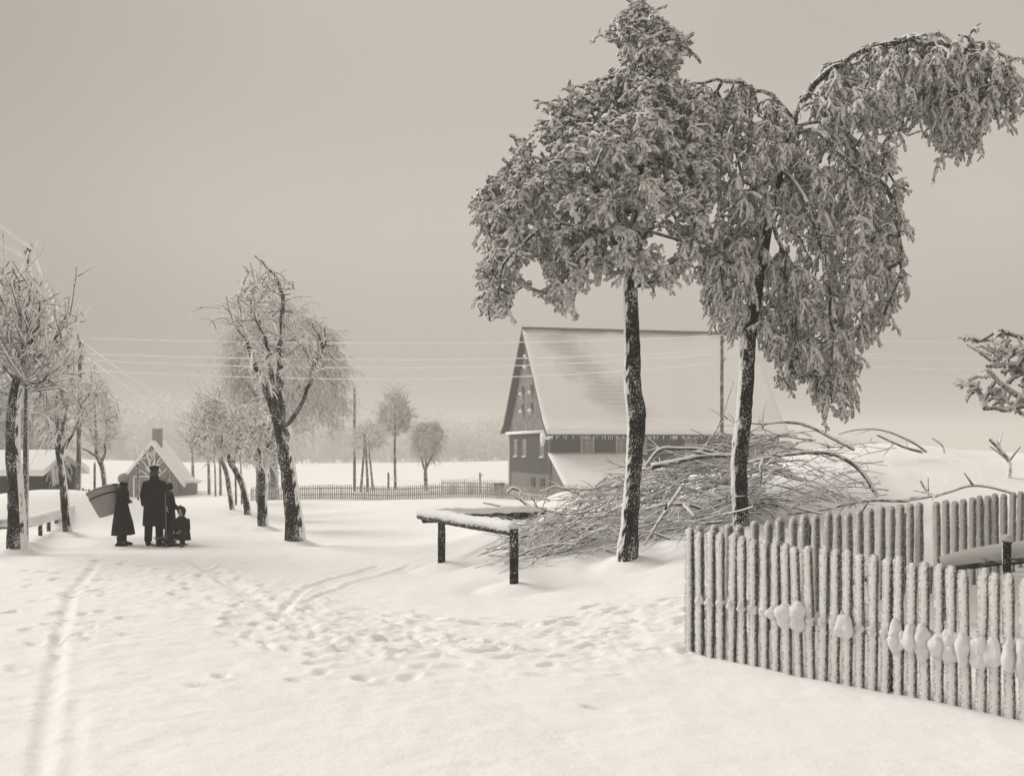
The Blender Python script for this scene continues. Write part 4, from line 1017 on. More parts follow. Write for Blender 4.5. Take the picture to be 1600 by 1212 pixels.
# log rail with its post inside the fence corner
lg = empty('log_rail', P(1572, 900, 13.2), 'thick frost-covered log resting on a post between the two picket fences', 'log rail')
mb = MB(); tube(mb, [P(1470, 880, 13.4), P(1520, 872, 13.3), P(1600, 862, 13.1), P(1720, 856, 12.9)], [.085, .12, .13, .13], 16, .05, step=.08); mb.build('log', M['log'], lg)
pz = P(1573, 0, 12.95); gg = gsurf(pz[0], pz[1])
mb = MB(); tube(mb, [(pz[0], pz[1], gg - .3), (pz[0], pz[1], P(0, 842, 12.95)[2])], .05, 10, .1, step=.06); pst = mb.build('post', M['post'], lg); mb = MB(); blob(mb, (pz[0], pz[1], P(0, 842, 12.95)[2]), (.07, .07, .05), jit=.12); mb.build('snow_cap', M['log'], pst)
p0 = P(1480, 0, 13.45); gg = gsurf(p0[0], p0[1]); mb = MB(); tube(mb, [(p0[0], p0[1], gg - .3), (p0[0], p0[1], P(0, 878, 13.45)[2] - .06)], .055, 10, .1, step=.06); mb.build('post', M['post'], lg)

# rail frame by the tree
rf = empty('rail_frame', P(803, 920, 17.2), 'low wooden rail frame heaped with snow on two dark posts beside the brushwood', 'rail frame')
A3 = P(803, 832, 17.2); B3 = P(655, 806, 21.4); C3 = P(852, 803, 23.2)
def beam(name, a, b, r, mat, sn):
    mb = MB(); tube(mb, [a, (a + b) / 2 - [0, 0, .01], b], r, 12, .06, step=.08); o = mb.build(name, M[mat], rf)
    if sn:
        mb = MB(); n = 40; t = np.linspace(0.0, 1, n)[:, None]; p = a + (b - a) * t + np.array([0, 0, r * .75 + sn * .55]); rr = sn * (1 + .3 * fbm(t[:, 0] * 11, t[:, 0] * 0 + 3, 4, 8)); p = p + np.array([0, 0, 1]) * (.02 * fbm(t[:, 0] * 7, t[:, 0] * 0 + 9, 3, 5))[:, None]; rr[:2] *= .8; rr[-2:] *= .7
        d = norm((b - a)[None])[0]; sd = norm(np.cross(d, [0, 0, 1])[None])[0]; S = 14; al = np.arange(S) * 2 * np.pi / S
        V = p[:, None] + sd * (np.cos(al)[None, :, None] * (rr[:, None, None] * 1.15)) + np.array([0, 0, 1]) * (np.sin(al)[None, :, None] * rr[:, None, None]); V = V + rng.normal(size=V.shape) * .006
        k, j = np.meshgrid(np.arange(n - 1), np.arange(S), indexing='ij'); j2 = (j + 1) % S
        caps = [[0, i + 1, i] for i in range(1, S - 1)] + [[(n - 1) * S, (n - 1) * S + i, (n - 1) * S + i + 1] for i in range(1, S - 1)]
        mb.add(V, np.stack([k * S + j, k * S + j2, (k + 1) * S + j2, (k + 1) * S + j], -1).reshape(-1, 4), caps); mb.build('snow_cap', M['drift'], o)
beam('rail', A3, B3, .055, 'post', .085)
beam('rail', P(662, 810, 21.45), C3, .085, 'post', .075)
for (px, py, D, top) in ((690, 887, 20.2, 815), (803, 920, 17.2, 826)):
    p = P(px, py, D); t_ = P(px, top, D); gg = gsurf(p[0], p[1]); mb = MB(); tube(mb, [(p[0], p[1], gg - .3), (p[0], p[1], t_[2])], .068, 12, .06, step=.06); mb.build('post', M['post'], rf)
p = P(846, 806, 23.0); gg = gsurf(p[0], p[1]); mb = MB(); tube(mb, [(p[0], p[1], gg - .3), (p[0], p[1], p[2])], .06, 10, .06, step=.06); mb.build('post', M['post'], rf)

# snow-laden rail on stakes, left
sr = empty('stake_rail', P(70, 830, 28), 'low rail on short dark stakes sagging under snow in front of the left snow bank', 'rail fence')
RL = [P(-70, 828, 22.0), P(12, 823, 23.9), P(50, 820, 26.8), P(63, 817, 27.8), P(80, 811, 29.3), P(98, 807, 30), P(135, 796, 31.5)]
mb = MB(); tube(mb, RL, .04, 8, .08, step=.1); rl = mb.build('rail', M['post'], sr)
mb = MB(); tube(mb, [p + np.array([0, 0, .09]) for p in RL], [.08, .09, .12, .13, .13, .15, .17], 12, .12, step=.1); mb.build('snow_cap', M['drift'], rl)
for px, D, t in ((15, 23.95, 823), (63, 27.8, 817), (76, 29.0, 812), (88, 29.7, 809), (97, 30, 807), (-50, 22.4, 827)):
    p = P(px, t, D); gg = gsurf(p[0], p[1]); mb = MB(); tube(mb, [(p[0], p[1], gg - .3), tuple(p)], .05, 8, .08, step=.1); mb.build('stake', M['post'], sr)

# ---------------------------------------------------------------- poles and wires
def pole(label, px, yb, yt, D, w0, w1, ins=(), mat='thin_post', group=None, name='telegraph_pole', dx=0, cat='pole', caps=True):
    b = P(px, yb, D); t = P(px + dx, yt, D); g = gsurf(b[0], b[1]); root = empty(name, (b[0], b[1], g), label, cat, group)
    mb = MB(); tube(mb, [(b[0], b[1], min(g, b[2]) - .4), (b[0], b[1], g + .01), tuple(t)], np.array([w0, w0, w1]) * D / F / 2, 10, .04, step=.25); mb.build('shaft', M[mat], root)
    for (dxx, yy) in ins:
        mb = MB(); q = P(px + dx * .9 + dxx, yy, D); tube(mb, [P(px + dx * .9, yy + 3, D), (q + P(px + dx * .9, yy + 3, D)) / 2 - [0, 0, .03], q], .018, 6); mb.build('insulator_hook', M['post'], root)
        mb = MB(); blob(mb, q + [0, 0, .05], (.045, .045, .075), nu=8, nv=6, jit=.02); mb.build('insulator', M['frame_white'], root)
    if caps:
        mb = MB(); blob(mb, t, (w1 * D / F / 2 * 1.05,) * 2 + (.035,), nu=10, nv=6); mb.build('snow_cap', M['drift'], root)
    return root
pole('rime-whitened telegraph pole standing close beside the big left tree trunk, thick wires at its top', 39, 858, 385, 24.6, 11, 4, ins=((5, 390), (-4, 400)), dx=5, mat='thin_post')
pole('telegraph pole behind the slender left tree, wires fanning out from its top', 122, 806, 528, 38, 9, 6, ins=((4, 540), (-4, 552), (4, 560)), dx=4)
pole('telegraph pole in front of the farmhouse roof, between the two big trees', 1128, 742, 524, 52, 6.5, 5, ins=((4, 533), (5, 562)))
pole('thin dark pole beyond the long picket fence, left of the three close-set trunks', 554, 765, 606, 80, 5, 3.5, ins=((2, 612),))
pole('slim round post just left of the woman with the basket', 148, 827, 723, 33, 4, 3.4, name='post', cat='post')
pole('slim pale post in front of the gabled cottage, left of the man in the cap', 216, 797, 724, 50, 4, 3.2, name='post', cat='post')
pole('slim pale post in front of the gabled cottage, right of the man in the cap', 263, 800, 730, 52, 4, 3, name='post', cat='post')
pole('short stout post with wires beyond the long picket fence, left of the tall slim tree', 607, 765, 738, 82, 3.4, 3.4, name='post', cat='post')
pole('short stout post with wires beyond the long picket fence, nearer the farmhouse', 750, 765, 738, 78, 2.6, 2.6, ins=((3, 743),), name='post', cat='post')
mb = MB(); a = P(209, 745, 50.2); b = P(236, 745, 50.2); tube(mb, [a, b], .035, 6, .1); tube(mb, [a - [0, 0, 1.0], a], .03, 6); tube(mb, [b - [0, 0, 1.2], b], .03, 6)
tag(mb.build('clothes_rail', M['rail'], origin=a), 'white crossbar between uprights in front of the cottage, left of the man', 'rail')
bb_ = P(780, 760, 74); mb = MB(); box(mb, bb_, (.62, .5, .3)); box(mb, bb_ + [0, 0, .19], (.72, .6, .07)); box(mb, bb_ - [0.2, 0, .6], (.08, .08, .9)); box(mb, bb_ + [.2, 0, -.6], (.08, .08, .9))
tag(mb.build('trough', M['clad_dark'], smooth=False, origin=bb_), 'small dark box standing behind the picket fence by the farmhouse', 'box')

def wire(label, a, b, sag, r, group='rime-coated overhead wires'):
    a, b = np.array(a), np.array(b); t = np.linspace(0, 1, 40)[:, None]
    p = a + (b - a) * t; p[:, 2] -= (4 * sag * t * (1 - t))[:, 0]
    mb = MB(); tube(mb, p, r * 1.0, 6, .12); o = mb.build('overhead_wire', M['wire'], origin=a); tag(o, label, 'wire', group)
top0 = P(45, 388, 24.6); top1 = P(126, 530, 38); top3 = P(1128, 530, 52)
wire('thick rimed wire, the upper of two entering at the left edge to the near pole', P(-420, -70, 13.0), top0 + [.06, 0, .0], .25, .036)
wire('thick rimed wire, the lower of two entering at the left edge to the near pole', P(-420, 0, 13.0), top0 + [-.08, 0, -.18], .3, .045)
wire('rimed wire dropping from the near left pole to the far one, right strand', top0 + [.06, 0, 0], top1 + [.1, 0, -.1], .35, .032)
wire('rimed wire dropping from the near left pole to the far one, left strand', top0 + [-.08, 0, -.18], top1 + [-.1, 0, -.4], .35, .036)
lb = ['topmost', 'second from the top', 'third from the top', 'lowest']
for k, (y0, y1) in enumerate(((528, 524), (552, 546), (562, 551), (578, 566))):
    wire(f'white wire crossing the sky to the farmhouse pole, {lb[k]} of the four', P(128, y0, 38), P(1128, y1, 52), (.25, .32, .45, .5)[k], .018)
    wire(f'white wire from farmhouse pole to right edge, {lb[k]} of four', P(1128, y1, 52), P(2050, y1 + 4, 62), .3, .012)
wire('upper of two thin wires sagging from the far left pole to the distant pole', P(128, 532, 38), P(554, 608, 80), 3.0, .018)
wire('lower of two thin wires sagging from the far left pole to the distant pole', P(130, 552, 38), P(554, 613, 80), 3.2, .018)
wire('low slack wire between the short posts beyond the fence, upper one', P(607, 745, 82), P(750, 743, 78), .42, .018, 'low wires beyond the fence')
wire('low slack wire between the short posts beyond the fence, lower one', P(607, 748, 82), P(750, 748, 78), .5, .018, 'low wires beyond the fence')
wire('slanting white guy wire beside the hut', P(38, 745, 29), P(76, 674, 29), 0, .012, None)

# ---------------------------------------------------------------- brushwood pile
rng = np.random.default_rng(77)
topx = [780, 830, 880, 940, 1020, 1080, 1130, 1200, 1280, 1380, 1460]; topy = [862, 822, 786, 754, 730, 708, 690, 682, 698, 692, 704]
botx = [780, 880, 960, 1040, 1100, 1160, 1240, 1320, 1400, 1460]; boty = [880, 872, 862, 850, 815, 790, 790, 788, 770, 720]
def pile(n, x0, x1, L, r, spurs=3, dark=0, sprd=.22, tilt=-.12, cen=None):
    px = rng.uniform(x0, x1, n); f = rng.uniform(0, 1, n)
    yt = np.interp(px, topx, topy); yb = np.interp(px, botx, boty); py = yt + (yb - yt) * f
    D = 21.3 - 2.6 * f + rng.normal(size=n) * .25
    c = np.stack([(px - 800) * D / F, D, CH - (py - HZ) * D / F], -1)
    c[:, 2] = np.maximum(c[:, 2], gz(c[:, 0], c[:, 1]) + .03)
    slope = np.interp(px, [780, 900, 1100, 1250, 1450], [.55, .42, .22, -.02, -.12])
    d = norm(np.stack([np.ones(n), rng.normal(size=n) * .45, slope + rng.normal(size=n) * sprd], -1)) * rng.choice([-1, -1, -1, 1], n)[:, None]
    ln = rng.uniform(*L, n); K = 7; st = (ln / (K - 1))[:, None]; p = c - d * ln[:, None] * .5; pts = [p]; ds = [d]
    bend = rng.normal(size=(n, 3)) * .07
    for k in range(K - 1):
        d = norm(d + bend + np.array([0, 0, -.07 * (k > 2)]) + rng.normal(size=(n, 3)) * .06); p = p + d * st; pts.append(p); ds.append(d)
    pts = np.stack(pts, 1); ds = np.stack(ds, 1)
    g = gz(pts[..., 0].ravel(), pts[..., 1].ravel()).reshape(pts.shape[:2]); pts[..., 2] = np.maximum(pts[..., 2], g + .01)
    mb = MB(); rr = r * rng.uniform(.6, 1.5, (n, 1))
    tube_batch(mb, pts, rr * np.linspace(1, .4, K)[None], 6, .12)
    idx = np.repeat(np.arange(n), spurs); k = rng.integers(2, K - 1, len(idx)); p = pts[idx, k]; dd = norm(ds[idx, k] + rng.normal(size=(len(idx), 3)) * .4)
    st = (ln[idx] * rng.uniform(.12, .3, len(idx)) / 3)[:, None]; q = [p]
    for kk in range(3): dd = norm(dd + rng.normal(size=dd.shape) * .1 + [0, 0, -.05]); p = p + dd * st; q.append(p)
    tube_batch(mb, np.stack(q, 1), rr[idx] * .6 * np.array([1, .9, .75, .4])[None], 5, .1)
    return mb
mb = pile(230, 800, 1225, (.7, 2.0), .0155, spurs=4); m2_ = pile(330, 800, 1215, (.4, 1.3), .0095, spurs=4); [mb.add(v_) for v_ in ()]; off_ = mb.n
for v_ in m2_.v: mb.v.append(v_)
for q_ in m2_.q: mb.q.append(q_ + off_)
mb.n += m2_.n
o = mb.build('brushwood', M['stick'], origin=(3, 20, gsurf(3, 20))); tag(o, 'heap of frosted brushwood and cut twigs stacked on the snow bank behind the two big trees', 'brushwood', kind='stuff')
sb_ = MB()
for _ in range(46):
    px_ = rng.uniform(830, 1230); f_ = rng.uniform(.05, .75); yt_ = np.interp(px_, topx, topy); yb_ = np.interp(px_, botx, boty); D_ = 21.3 - 2.6 * f_
    p_ = P(px_, yt_ + (yb_ - yt_) * f_, D_); blob(sb_, p_, (rng.uniform(.08, .26), rng.uniform(.06, .16), rng.uniform(.025, .06)), None, 14, 8, .12)
o = sb_.build('snow_patches', M['drift'], origin=(3, 20, gsurf(3, 20))); tag(o, 'patches of snow caught among the sticks of the brushwood heap', 'snow', kind='stuff')
mb = pile(75, 1230, 1360, (.4, 1.1), .009); o = mb.build('brushwood', M['stick'], origin=(6, 20, gsurf(6, 20))); tag(o, 'thin frosted twigs poking out of the snow mound behind the second picket fence', 'brushwood', kind='stuff')
def limb(label, pts, w0, w1, D, side=2, mat='stick', seed=1):
    global rng; rng = np.random.default_rng(seed)
    p = np.array([P(a, b, D + (c[0] if c else 0)) for a, b, *c in pts]); mb = MB(); tube(mb, p, np.array([w0, w1]) * D / F / 2, 8, .1, step=.08)
    q = resample(p, .1)
    if side:
        idx = rng.integers(len(q) // 4, len(q) - 2, side); d = norm(norm(q[idx + 1] - q[idx]) + rng.normal(size=(side, 3)) * .5); ln = rng.uniform(.15, .45, side)[:, None]
        tube_batch(mb, np.stack([q[idx], q[idx] + d * ln * .5, q[idx] + d * ln + [0, 0, -.02]], 1), np.tile([[w1 * .4, w1 * .35, w1 * .2]], (side, 1)) * D / F, 5, .1)
    o = mb.build('fallen_branch', M[mat], origin=p[0]); tag(o, label, 'branch', 'larger branches lying on the brushwood'); return o
limb('long dark branch arching right from behind the second big tree, highest on the heap', [(1335, 702), (1300, 684), (1260, 664), (1230, 659), (1190, 662), (1168, 660)], 6, 3, 20.6, 3, seed=1)
limb('thick curved branch arching down to the snow behind the second picket fence', [(1372, 775), (1345, 735), (1310, 712), (1270, 706), (1215, 712), (1170, 722)], 8, 5, 19.6, 4, seed=2)
limb('thick frosted branch pointing left toward the nearer big tree, blunt end', [(1150, 712), (1100, 712), (1050, 722), (1018, 728)], 7, 9, 19.8, 2, seed=3)
limb('slender branch bowed over above the farmhouse wall, left of the pole', [(1145, 716), (1100, 702), (1060, 700), (1030, 702), (1008, 728)], 6, 5, 20.2, 2, seed=4)
limb('straight stick leaning diagonally on the heap just right of the nearer big tree', [(1006, 852), (1035, 805), (1065, 760)], 3.5, 6, 18.2, 2, seed=5)
limb('dark rod lying level across the gap under the heap between the two big trees', [(1010, 795), (1040, 788), (1075, 788), (1095, 794)], 4, 6, 18.6, 2, 'stick', seed=6)
limb('thin dark branch lying low beside the foot of the nearer big tree', [(1048, 842), (1020, 832), (990, 828), (960, 820)], 4, 2.5, 18.3, 2, seed=7)
limb('curled branch end sticking up above the back rail of the frame', [(868, 812), (818, 784), (812, 766), (800, 762), (792, 770)], 5, 5, 23.4, 1, seed=8)
limb('dark twig lying along the back rail of the frame', [(862, 812), (830, 800), (790, 792), (755, 785)], 5, 2.5, 23.0, 2, seed=9)
limb('long arched twig at the back of the snow mound, right of the heap', [(1448, 706), (1425, 690), (1380, 672), (1340, 671), (1310, 678)], 4, 2, 21.6, 3, seed=10)
limb('dark arched twig on the crest of the snow mound, below the longer one', [(1442, 706), (1410, 697), (1370, 679)], 5, 3, 21.5, 2, seed=11)
limb('short hooked twig standing on the crest of the snow mound', [(1476, 708), (1472, 695), (1456, 684)], 3, 2, 21.5, 0, seed=12)
limb('dark thick branch lying along the foot of the snow mound behind the second fence', [(1420, 782), (1350, 782), (1290, 795), (1230, 803)], 6, 4, 19.0, 5, seed=13)
limb('dark branch bridging hollows in the snow mound toward the right margin', [(1600, 782), (1575, 768), (1520, 758), (1470, 772), (1410, 782)], 4, 5, 19.2, 6, seed=14)
limb('stiff upright rimed twig on the mound near the right margin', [(1577, 748), (1577, 720), (1565, 705), (1546, 685)], 7, 5, 20.5, 4, seed=15)
limb('short dark stick poking from the snow below the crest of the mound', [(1455, 776), (1446, 764), (1438, 750)], 4, 3, 19.6, 1, seed=16)
limb('low frosted spray of twigs reaching left under the front rail', [(900, 850), (860, 850), (820, 862), (790, 882)], 4, 2, 18.6, 5, seed=17)
limb('fallen frosted limb hanging over the left shoulder of the heap, above the rail frame', [(930, 790), (900, 770), (870, 760), (845, 768)], 5, 3, 21.5, 3, seed=18)

# ---------------------------------------------------------------- people
def cloth(name, v, var=.25, scale=14): return simple(name, grey(v), var, scale, .35, bscale=60)
M['skin'] = simple('skin', (.30, .27, .24), .08, 12, .05, rough=.6)
M['coat'] = cloth('dark_wool_coat', .007); M['wool'] = cloth('dark_wool', .008); M['hood'] = cloth('child_cloth', .014); M['knit'] = cloth('pale_knit', .33, .3, 40)
M['boot'] = cloth('leather_boot', .012); M['hair'] = cloth('dark_hair', .05); M['eye'] = cloth('eye_dark', .02); M['lip'] = simple('lips', (.16, .13, .12), .1, 10, 0)
M['cap'] = cloth('black_cap', .008)

def eltube(mb, pts, rad, side=(1, 0, 0), S=18, folds=0.0, nf=7):
    """closed tube of elliptical rings; rad rows (half width along side, half depth)"""
    pts = np.array(pts, float); rad = np.array(rad, float); n0 = len(pts)
    if n0 > 2:
        q = resample(pts, .03); s0 = np.r_[0, np.cumsum(np.linalg.norm(np.diff(pts, axis=0), axis=1))]; s1 = np.r_[0, np.cumsum(np.linalg.norm(np.diff(q, axis=0), axis=1))]; s1 *= s0[-1] / s1[-1]
        rad = np.stack([np.interp(s1, s0, rad[:, 0]), np.interp(s1, s0, rad[:, 1])], -1); pts = q
    t = norm(np.gradient(pts, axis=0)); sd = np.array(side, float); a = norm(sd - (t @ sd)[:, None] * t); b = np.cross(t, a)
    if folds: S = 48
    al = np.arange(S) * 2 * np.pi / S
    w = np.linspace(0, 1, len(pts))[:, None] ** 1.3; fo = 1 + folds * w * (np.sin(nf * al + 1.3)[None] + .5 * np.sin((nf + 4) * al + .4 + 2 * w))
    V = pts[:, None] + a[:, None] * (np.cos(al)[None] * fo * rad[:, :1])[..., None] + b[:, None] * (np.sin(al)[None] * fo * rad[:, 1:])[..., None]
    K = len(pts); k, j = np.meshgrid(np.arange(K - 1), np.arange(S), indexing='ij'); j2 = (j + 1) % S
    caps = [[0, i + 1, i] for i in range(1, S - 1)] + [[(K - 1) * S, (K - 1) * S + i, (K - 1) * S + i + 1] for i in range(1, S - 1)]
    mb.add(V, np.stack([k * S + j, k * S + j2, (k + 1) * S + j2, (k + 1) * S + j], -1).reshape(-1, 4), caps)

def remesh(mb, name, mat, parent, voxel=.012, smooth=4):
    me = mb.mesh(name); o = bpy.data.objects.new(name, me); scene.collection.objects.link(o)
    m = o.modifiers.new('r', 'REMESH'); m.mode = 'VOXEL'; m.voxel_size = voxel; m.use_smooth_shade = True
    s = o.modifiers.new('s', 'SMOOTH'); s.iterations = smooth; s.factor = .5
    dg = bpy.context.evaluated_depsgraph_get(); me2 = bpy.data.meshes.new_from_object(o.evaluated_get(dg))
    o.modifiers.clear(); o.data = me2; bpy.data.meshes.remove(me); me2.name = name
    me2.materials.clear(); me2.materials.append(mat); o.parent = parent
    return o

def hand(mb, wrist, d, side, s=1.0):
    """palm and five bent fingers; d: direction of the hand, side: towards the thumb"""
    d = norm(np.array([d], float))[0]; side = np.array(side, float); side = norm((side - d * (side @ d))[None])[0]; nrm = np.cross(d, side); w = np.array(wrist, float)
    eltube(mb, [w, w + d * .04 * s, w + d * .085 * s], [(.025 * s, .019 * s), (.038 * s, .017 * s), (.038 * s, .014 * s)], side)
    for k, (o, l) in enumerate(((.028, .070), (.010, .078), (-.009, .072), (-.027, .056))):
        p0 = w + d * .08 * s + side * o * s; p1 = p0 + (d * .9 + nrm * .3) * l * .45 * s; p2 = p1 + (d * .6 + nrm * .75) * l * .35 * s; p3 = p2 + (d * .1 + nrm * .95) * l * .25 * s
        tube(mb, [p0, p1, p2, p3], np.array([.0095, .009, .0085, .007]) * s, 8)
    p0 = w + d * .03 * s + side * .028 * s; p1 = p0 + (d * .5 + side * .7 + nrm * .2) * .035 * s; p2 = p1 + (d * .8 + side * .2 + nrm * .4) * .032 * s
    tube(mb, [p0, p1, p2], np.array([.0125, .011, .009]) * s, 8)

def head(mb, c, f, s=1.0):
    """head centre c, facing f (horizontal)"""
    f = norm(np.array([f], float))[0]; r = np.cross(f, [0, 0, 1]); u = np.array([0, 0, 1.0]); c = np.array(c, float); ax = np.array([r, f, u])
    blob(mb, c + u * .02 * s, (.074 * s, .094 * s, .100 * s), ax, 20, 14, 0)
    blob(mb, c + f * .020 * s - u * .055 * s, (.054 * s, .068 * s, .062 * s), ax, 18, 12, 0)
    blob(mb, c + f * .093 * s - u * .018 * s, (.013 * s, .020 * s, .024 * s), ax, 10, 8, 0)
    blob(mb, c + f * .076 * s - u * .092 * s, (.022 * s, .018 * s, .016 * s), ax, 10, 8, 0)
    for k in (-1, 1): blob(mb, c + r * k * .077 * s - u * .008 * s - f * .005 * s, (.010 * s, .020 * s, .032 * s), ax, 10, 8, 0)
def face_parts(root, c, f, s=1.0):
    f = norm(np.array([f], float))[0]; r = np.cross(f, [0, 0, 1]); u = np.array([0, 0, 1.0]); c = np.array(c, float); ax = np.array([r, f, u])
    for k in (-1, 1):
        mb = MB(); blob(mb, c + f * .083 * s + r * k * .031 * s + u * .008 * s, (.014 * s, .009 * s, .008 * s), ax, 10, 8, 0); mb.build('eye', M['eye'], root, origin=(0, 0, 0))
    mb = MB(); blob(mb, c + f * .088 * s - u * .060 * s, (.022 * s, .008 * s, .006 * s), ax, 10, 8, 0); mb.build('mouth', M['lip'], root, origin=(0, 0, 0))

def body(root, J, s=1.0, side=(1, 0, 0), face=(0, 1, 0), torso_k=1.0, hands=((0, 0, -1), (0, 0, -1)), thumbs=((0, 1, 0), (0, 1, 0))):
    mb = MB(); v = {k: np.array(x, float) for k, x in J.items()}
    mid = (v['pelvis'] + v['chest']) / 2
    eltube(mb, [v['pelvis'] - (0, 0, .08 * s), v['pelvis'], mid, v['chest'], v['neck'] - (0, 0, .05 * s), v['neck']],
           np.array([(.13, .10), (.155, .115), (.13, .10), (.16, .115), (.12, .075), (.055, .055)]) * s * torso_k, side)
    eltube(mb, [v['neck'] - (0, 0, .03 * s), (v['neck'] + v['head']) / 2, v['head']], np.array([(.055, .058), (.052, .056), (.05, .055)]) * s, side)
    head(mb, v['head'], face, s)
    for k, i in (('L', 0), ('R', 1)):
        tube(mb, [v['chest'] + (v['sh' + k] - v['chest']) * .5, v['sh' + k], v['el' + k], v['wr' + k]], np.array([.06, .052, .040, .026]) * s, 12)
        hand(mb, v['wr' + k], hands[i], thumbs[i], s)
        tube(mb, [v['pelvis'] + (v['hip' + k] - v['pelvis']) * .6, v['hip' + k], v['kn' + k], v['an' + k]], np.array([.09, .085, .056, .038]) * s, 12)
        tube(mb, [v['an' + k] - (v['toe' + k] - v['an' + k]) * .2, (v['an' + k] + v['toe' + k]) / 2, v['toe' + k]], np.array([.042, .038, .028]) * s, 10)
    return remesh(mb, 'body', M['skin'], root, .0085 * max(s, .8), 2)

def sleeves(mb, J, r=(.075, .068, .058, .05), cut=.93):
    v = {k: np.array(x, float) for k, x in J.items()}
    for k in 'LR':
        w = v['el' + k] + (v['wr' + k] - v['el' + k]) * cut
        tube(mb, [v['chest'] + (v['sh' + k] - v['chest']) * .55 + (0, 0, .02), v['sh' + k], v['el' + k], w], np.array([r[0] * 1.05, *r[0:1], *r[1:2], r[3]])[:4], 14)
def legs(root, J, name, mat, r=(.105, .075, .06), top=0.0):
    v = {k: np.array(x, float) for k, x in J.items()}; mb = MB()
    for k in 'LR': tube(mb, [v['hip' + k] + (0, 0, top), (v['hip' + k] + v['kn' + k]) / 2, v['kn' + k], v['an' + k] + (0, 0, .02)], [r[0], (r[0] + r[1]) / 2, r[1], r[2]], 14)
    return remesh(mb, name, M[mat], root, .012, 3)
def boots(root, J, s=1.0):
    v = {k: np.array(x, float) for k, x in J.items()}
    for k in 'LR':
        f = v['toe' + k] - v['an' + k]; f[2] = 0; f = norm(f[None])[0]; a = v['an' + k]; z = a[2] - .075 * s
        mb = MB(); tube(mb, [a + (0, 0, .14 * s), a + (0, 0, .03 * s), a - (0, 0, .03 * s)], np.array([.066, .06, .056]) * s, 14)
        r = np.cross(f, [0, 0, 1])
        blob(mb, a + f * .05 * s - (0, 0, .045 * s), (.05 * s, .15 * s, .045 * s), np.array([r, f, [0, 0, 1]]), 16, 10, 0)
        blob(mb, a + f * .04 * s - (0, 0, .075 * s), (.052 * s, .155 * s, .02 * s), np.array([r, f, [0, 0, 1]]), 16, 8, 0)
        remesh(mb, 'boot', M['boot'], root, .011, 2)

def person_root(px, py, D, label, deg):
    p = P(px, py, D); return empty('person', (p[0], p[1], gsurf(p[0], p[1]) - .015), label, 'person', rz=math.radians(deg))

# man seen from behind
man = person_root(241, 852, 24.8, 'man in long dark coat and black cap seen from behind on the road', 4)
J = dict(pelvis=(0, 0, .95), chest=(0, 0, 1.30), neck=(0, 0, 1.46), head=(0, .02, 1.585), shL=(-.165, 0, 1.36), shR=(.165, 0, 1.36), elL=(-.235, .01, 1.09), elR=(.235, .0, 1.09), wrL=(-.23, .10, .86), wrR=(.24, .10, .86),
         hipL=(-.095, 0, .90), hipR=(.095, 0, .90), knL=(-.12, .02, .49), knR=(.10, .02, .49), anL=(-.13, 0, .09), anR=(.12, -.02, .09), toeL=(-.16, .17, .035), toeR=(.15, .15, .035))
body(man, J)
mb = MB(); eltube(mb, [(0, 0, 1.50), (0, 0, 1.44), (0, 0, 1.36), (0, 0, 1.2), (0, 0, 1.0), (0, 0, .8), (0, 0, .6), (0, 0, .44)], [(.075, .075), (.10, .09), (.165, .13), (.195, .15), (.21, .16), (.225, .17), (.235, .175), (.24, .175)], folds=.03, nf=6)
sleeves(mb, J, (.085, .078, .07, .066)); eltube(mb, [(0, 0, 1.545), (0, .0, 1.44)], [(.086, .086), (.11, .10)])
coat = remesh(mb, 'coat', M['coat'], man, .013, 4)
mb = MB(); tube(mb, [(0, -.18, 1.15), (0, -.178, .46)], [.008, .008], 6); mb.build('back_vent', M['cap'], coat, origin=(0, 0, 0))
legs(man, J, 'trousers', 'wool', (.11, .088, .082)); boots(man, J, 1.05)
mb = MB(); blob(mb, (0, -.012, 1.575), (.092, .098, .09), None, 18, 12, .02); mb.build('hair', M['hair'], man, origin=(0, 0, 0))
mb = MB(); eltube(mb, [(0, .01, 1.635), (0, .01, 1.68)], [(.093, .105), (.094, .106)]); blob(mb, (0, .01, 1.70), (.112, .122, .042), None, 20, 12, .02); blob(mb, (0, .12, 1.645), (.07, .05, .012), None, 14, 6, 0); remesh(mb, 'cap', M['cap'], man, .009, 2)

# woman in profile with a back basket
wom = person_root(191, 854, 24.7, 'woman in pale knitted hat and long dark skirt, basket on her back', -68)
J = dict(pelvis=(0, 0, .84), chest=(0, .02, 1.15), neck=(0, .02, 1.31), head=(0, .05, 1.435), shL=(-.165, .0, 1.25), shR=(.165, .0, 1.25), elL=(-.21, .03, .99), elR=(.21, .03, .99), wrL=(-.07, .13, .98), wrR=(.07, .14, .95),
         hipL=(-.085, 0, .80), hipR=(.085, 0, .80), knL=(-.09, .03, .43), knR=(.09, .0, .43), anL=(-.09, .04, .09), anR=(.09, -.06, .09), toeL=(-.10, .20, .035), toeR=(.10, .10, .035))
body(wom, J, .93, hands=((.95, .3, 0), (-.95, .3, 0)), thumbs=((0, .2, 1), (0, .2, 1)))
mb = MB(); eltube(mb, [(0, .02, 1.35), (0, .02, 1.28), (0, .01, 1.2), (0, .01, 1.05), (0, 0, .9), (0, 0, .76)], [(.065, .065), (.10, .09), (.165, .125), (.17, .135), (.155, .125), (.19, .16)]); sleeves(mb, J, (.072, .062, .055, .05)); remesh(mb, 'jacket', M['coat'], wom, .012, 4)
mb = MB(); eltube(mb, [(0, 0, .86), (0, 0, .7), (0, .01, .5), (0, .02, .24)], [(.15, .13), (.18, .17), (.215, .205), (.245, .235)], folds=.06, nf=8); remesh(mb, 'skirt', M['wool'], wom, .013, 3)
legs(wom, J, 'stockings', 'wool', (.09, .065, .05)); boots(wom, J, .95)
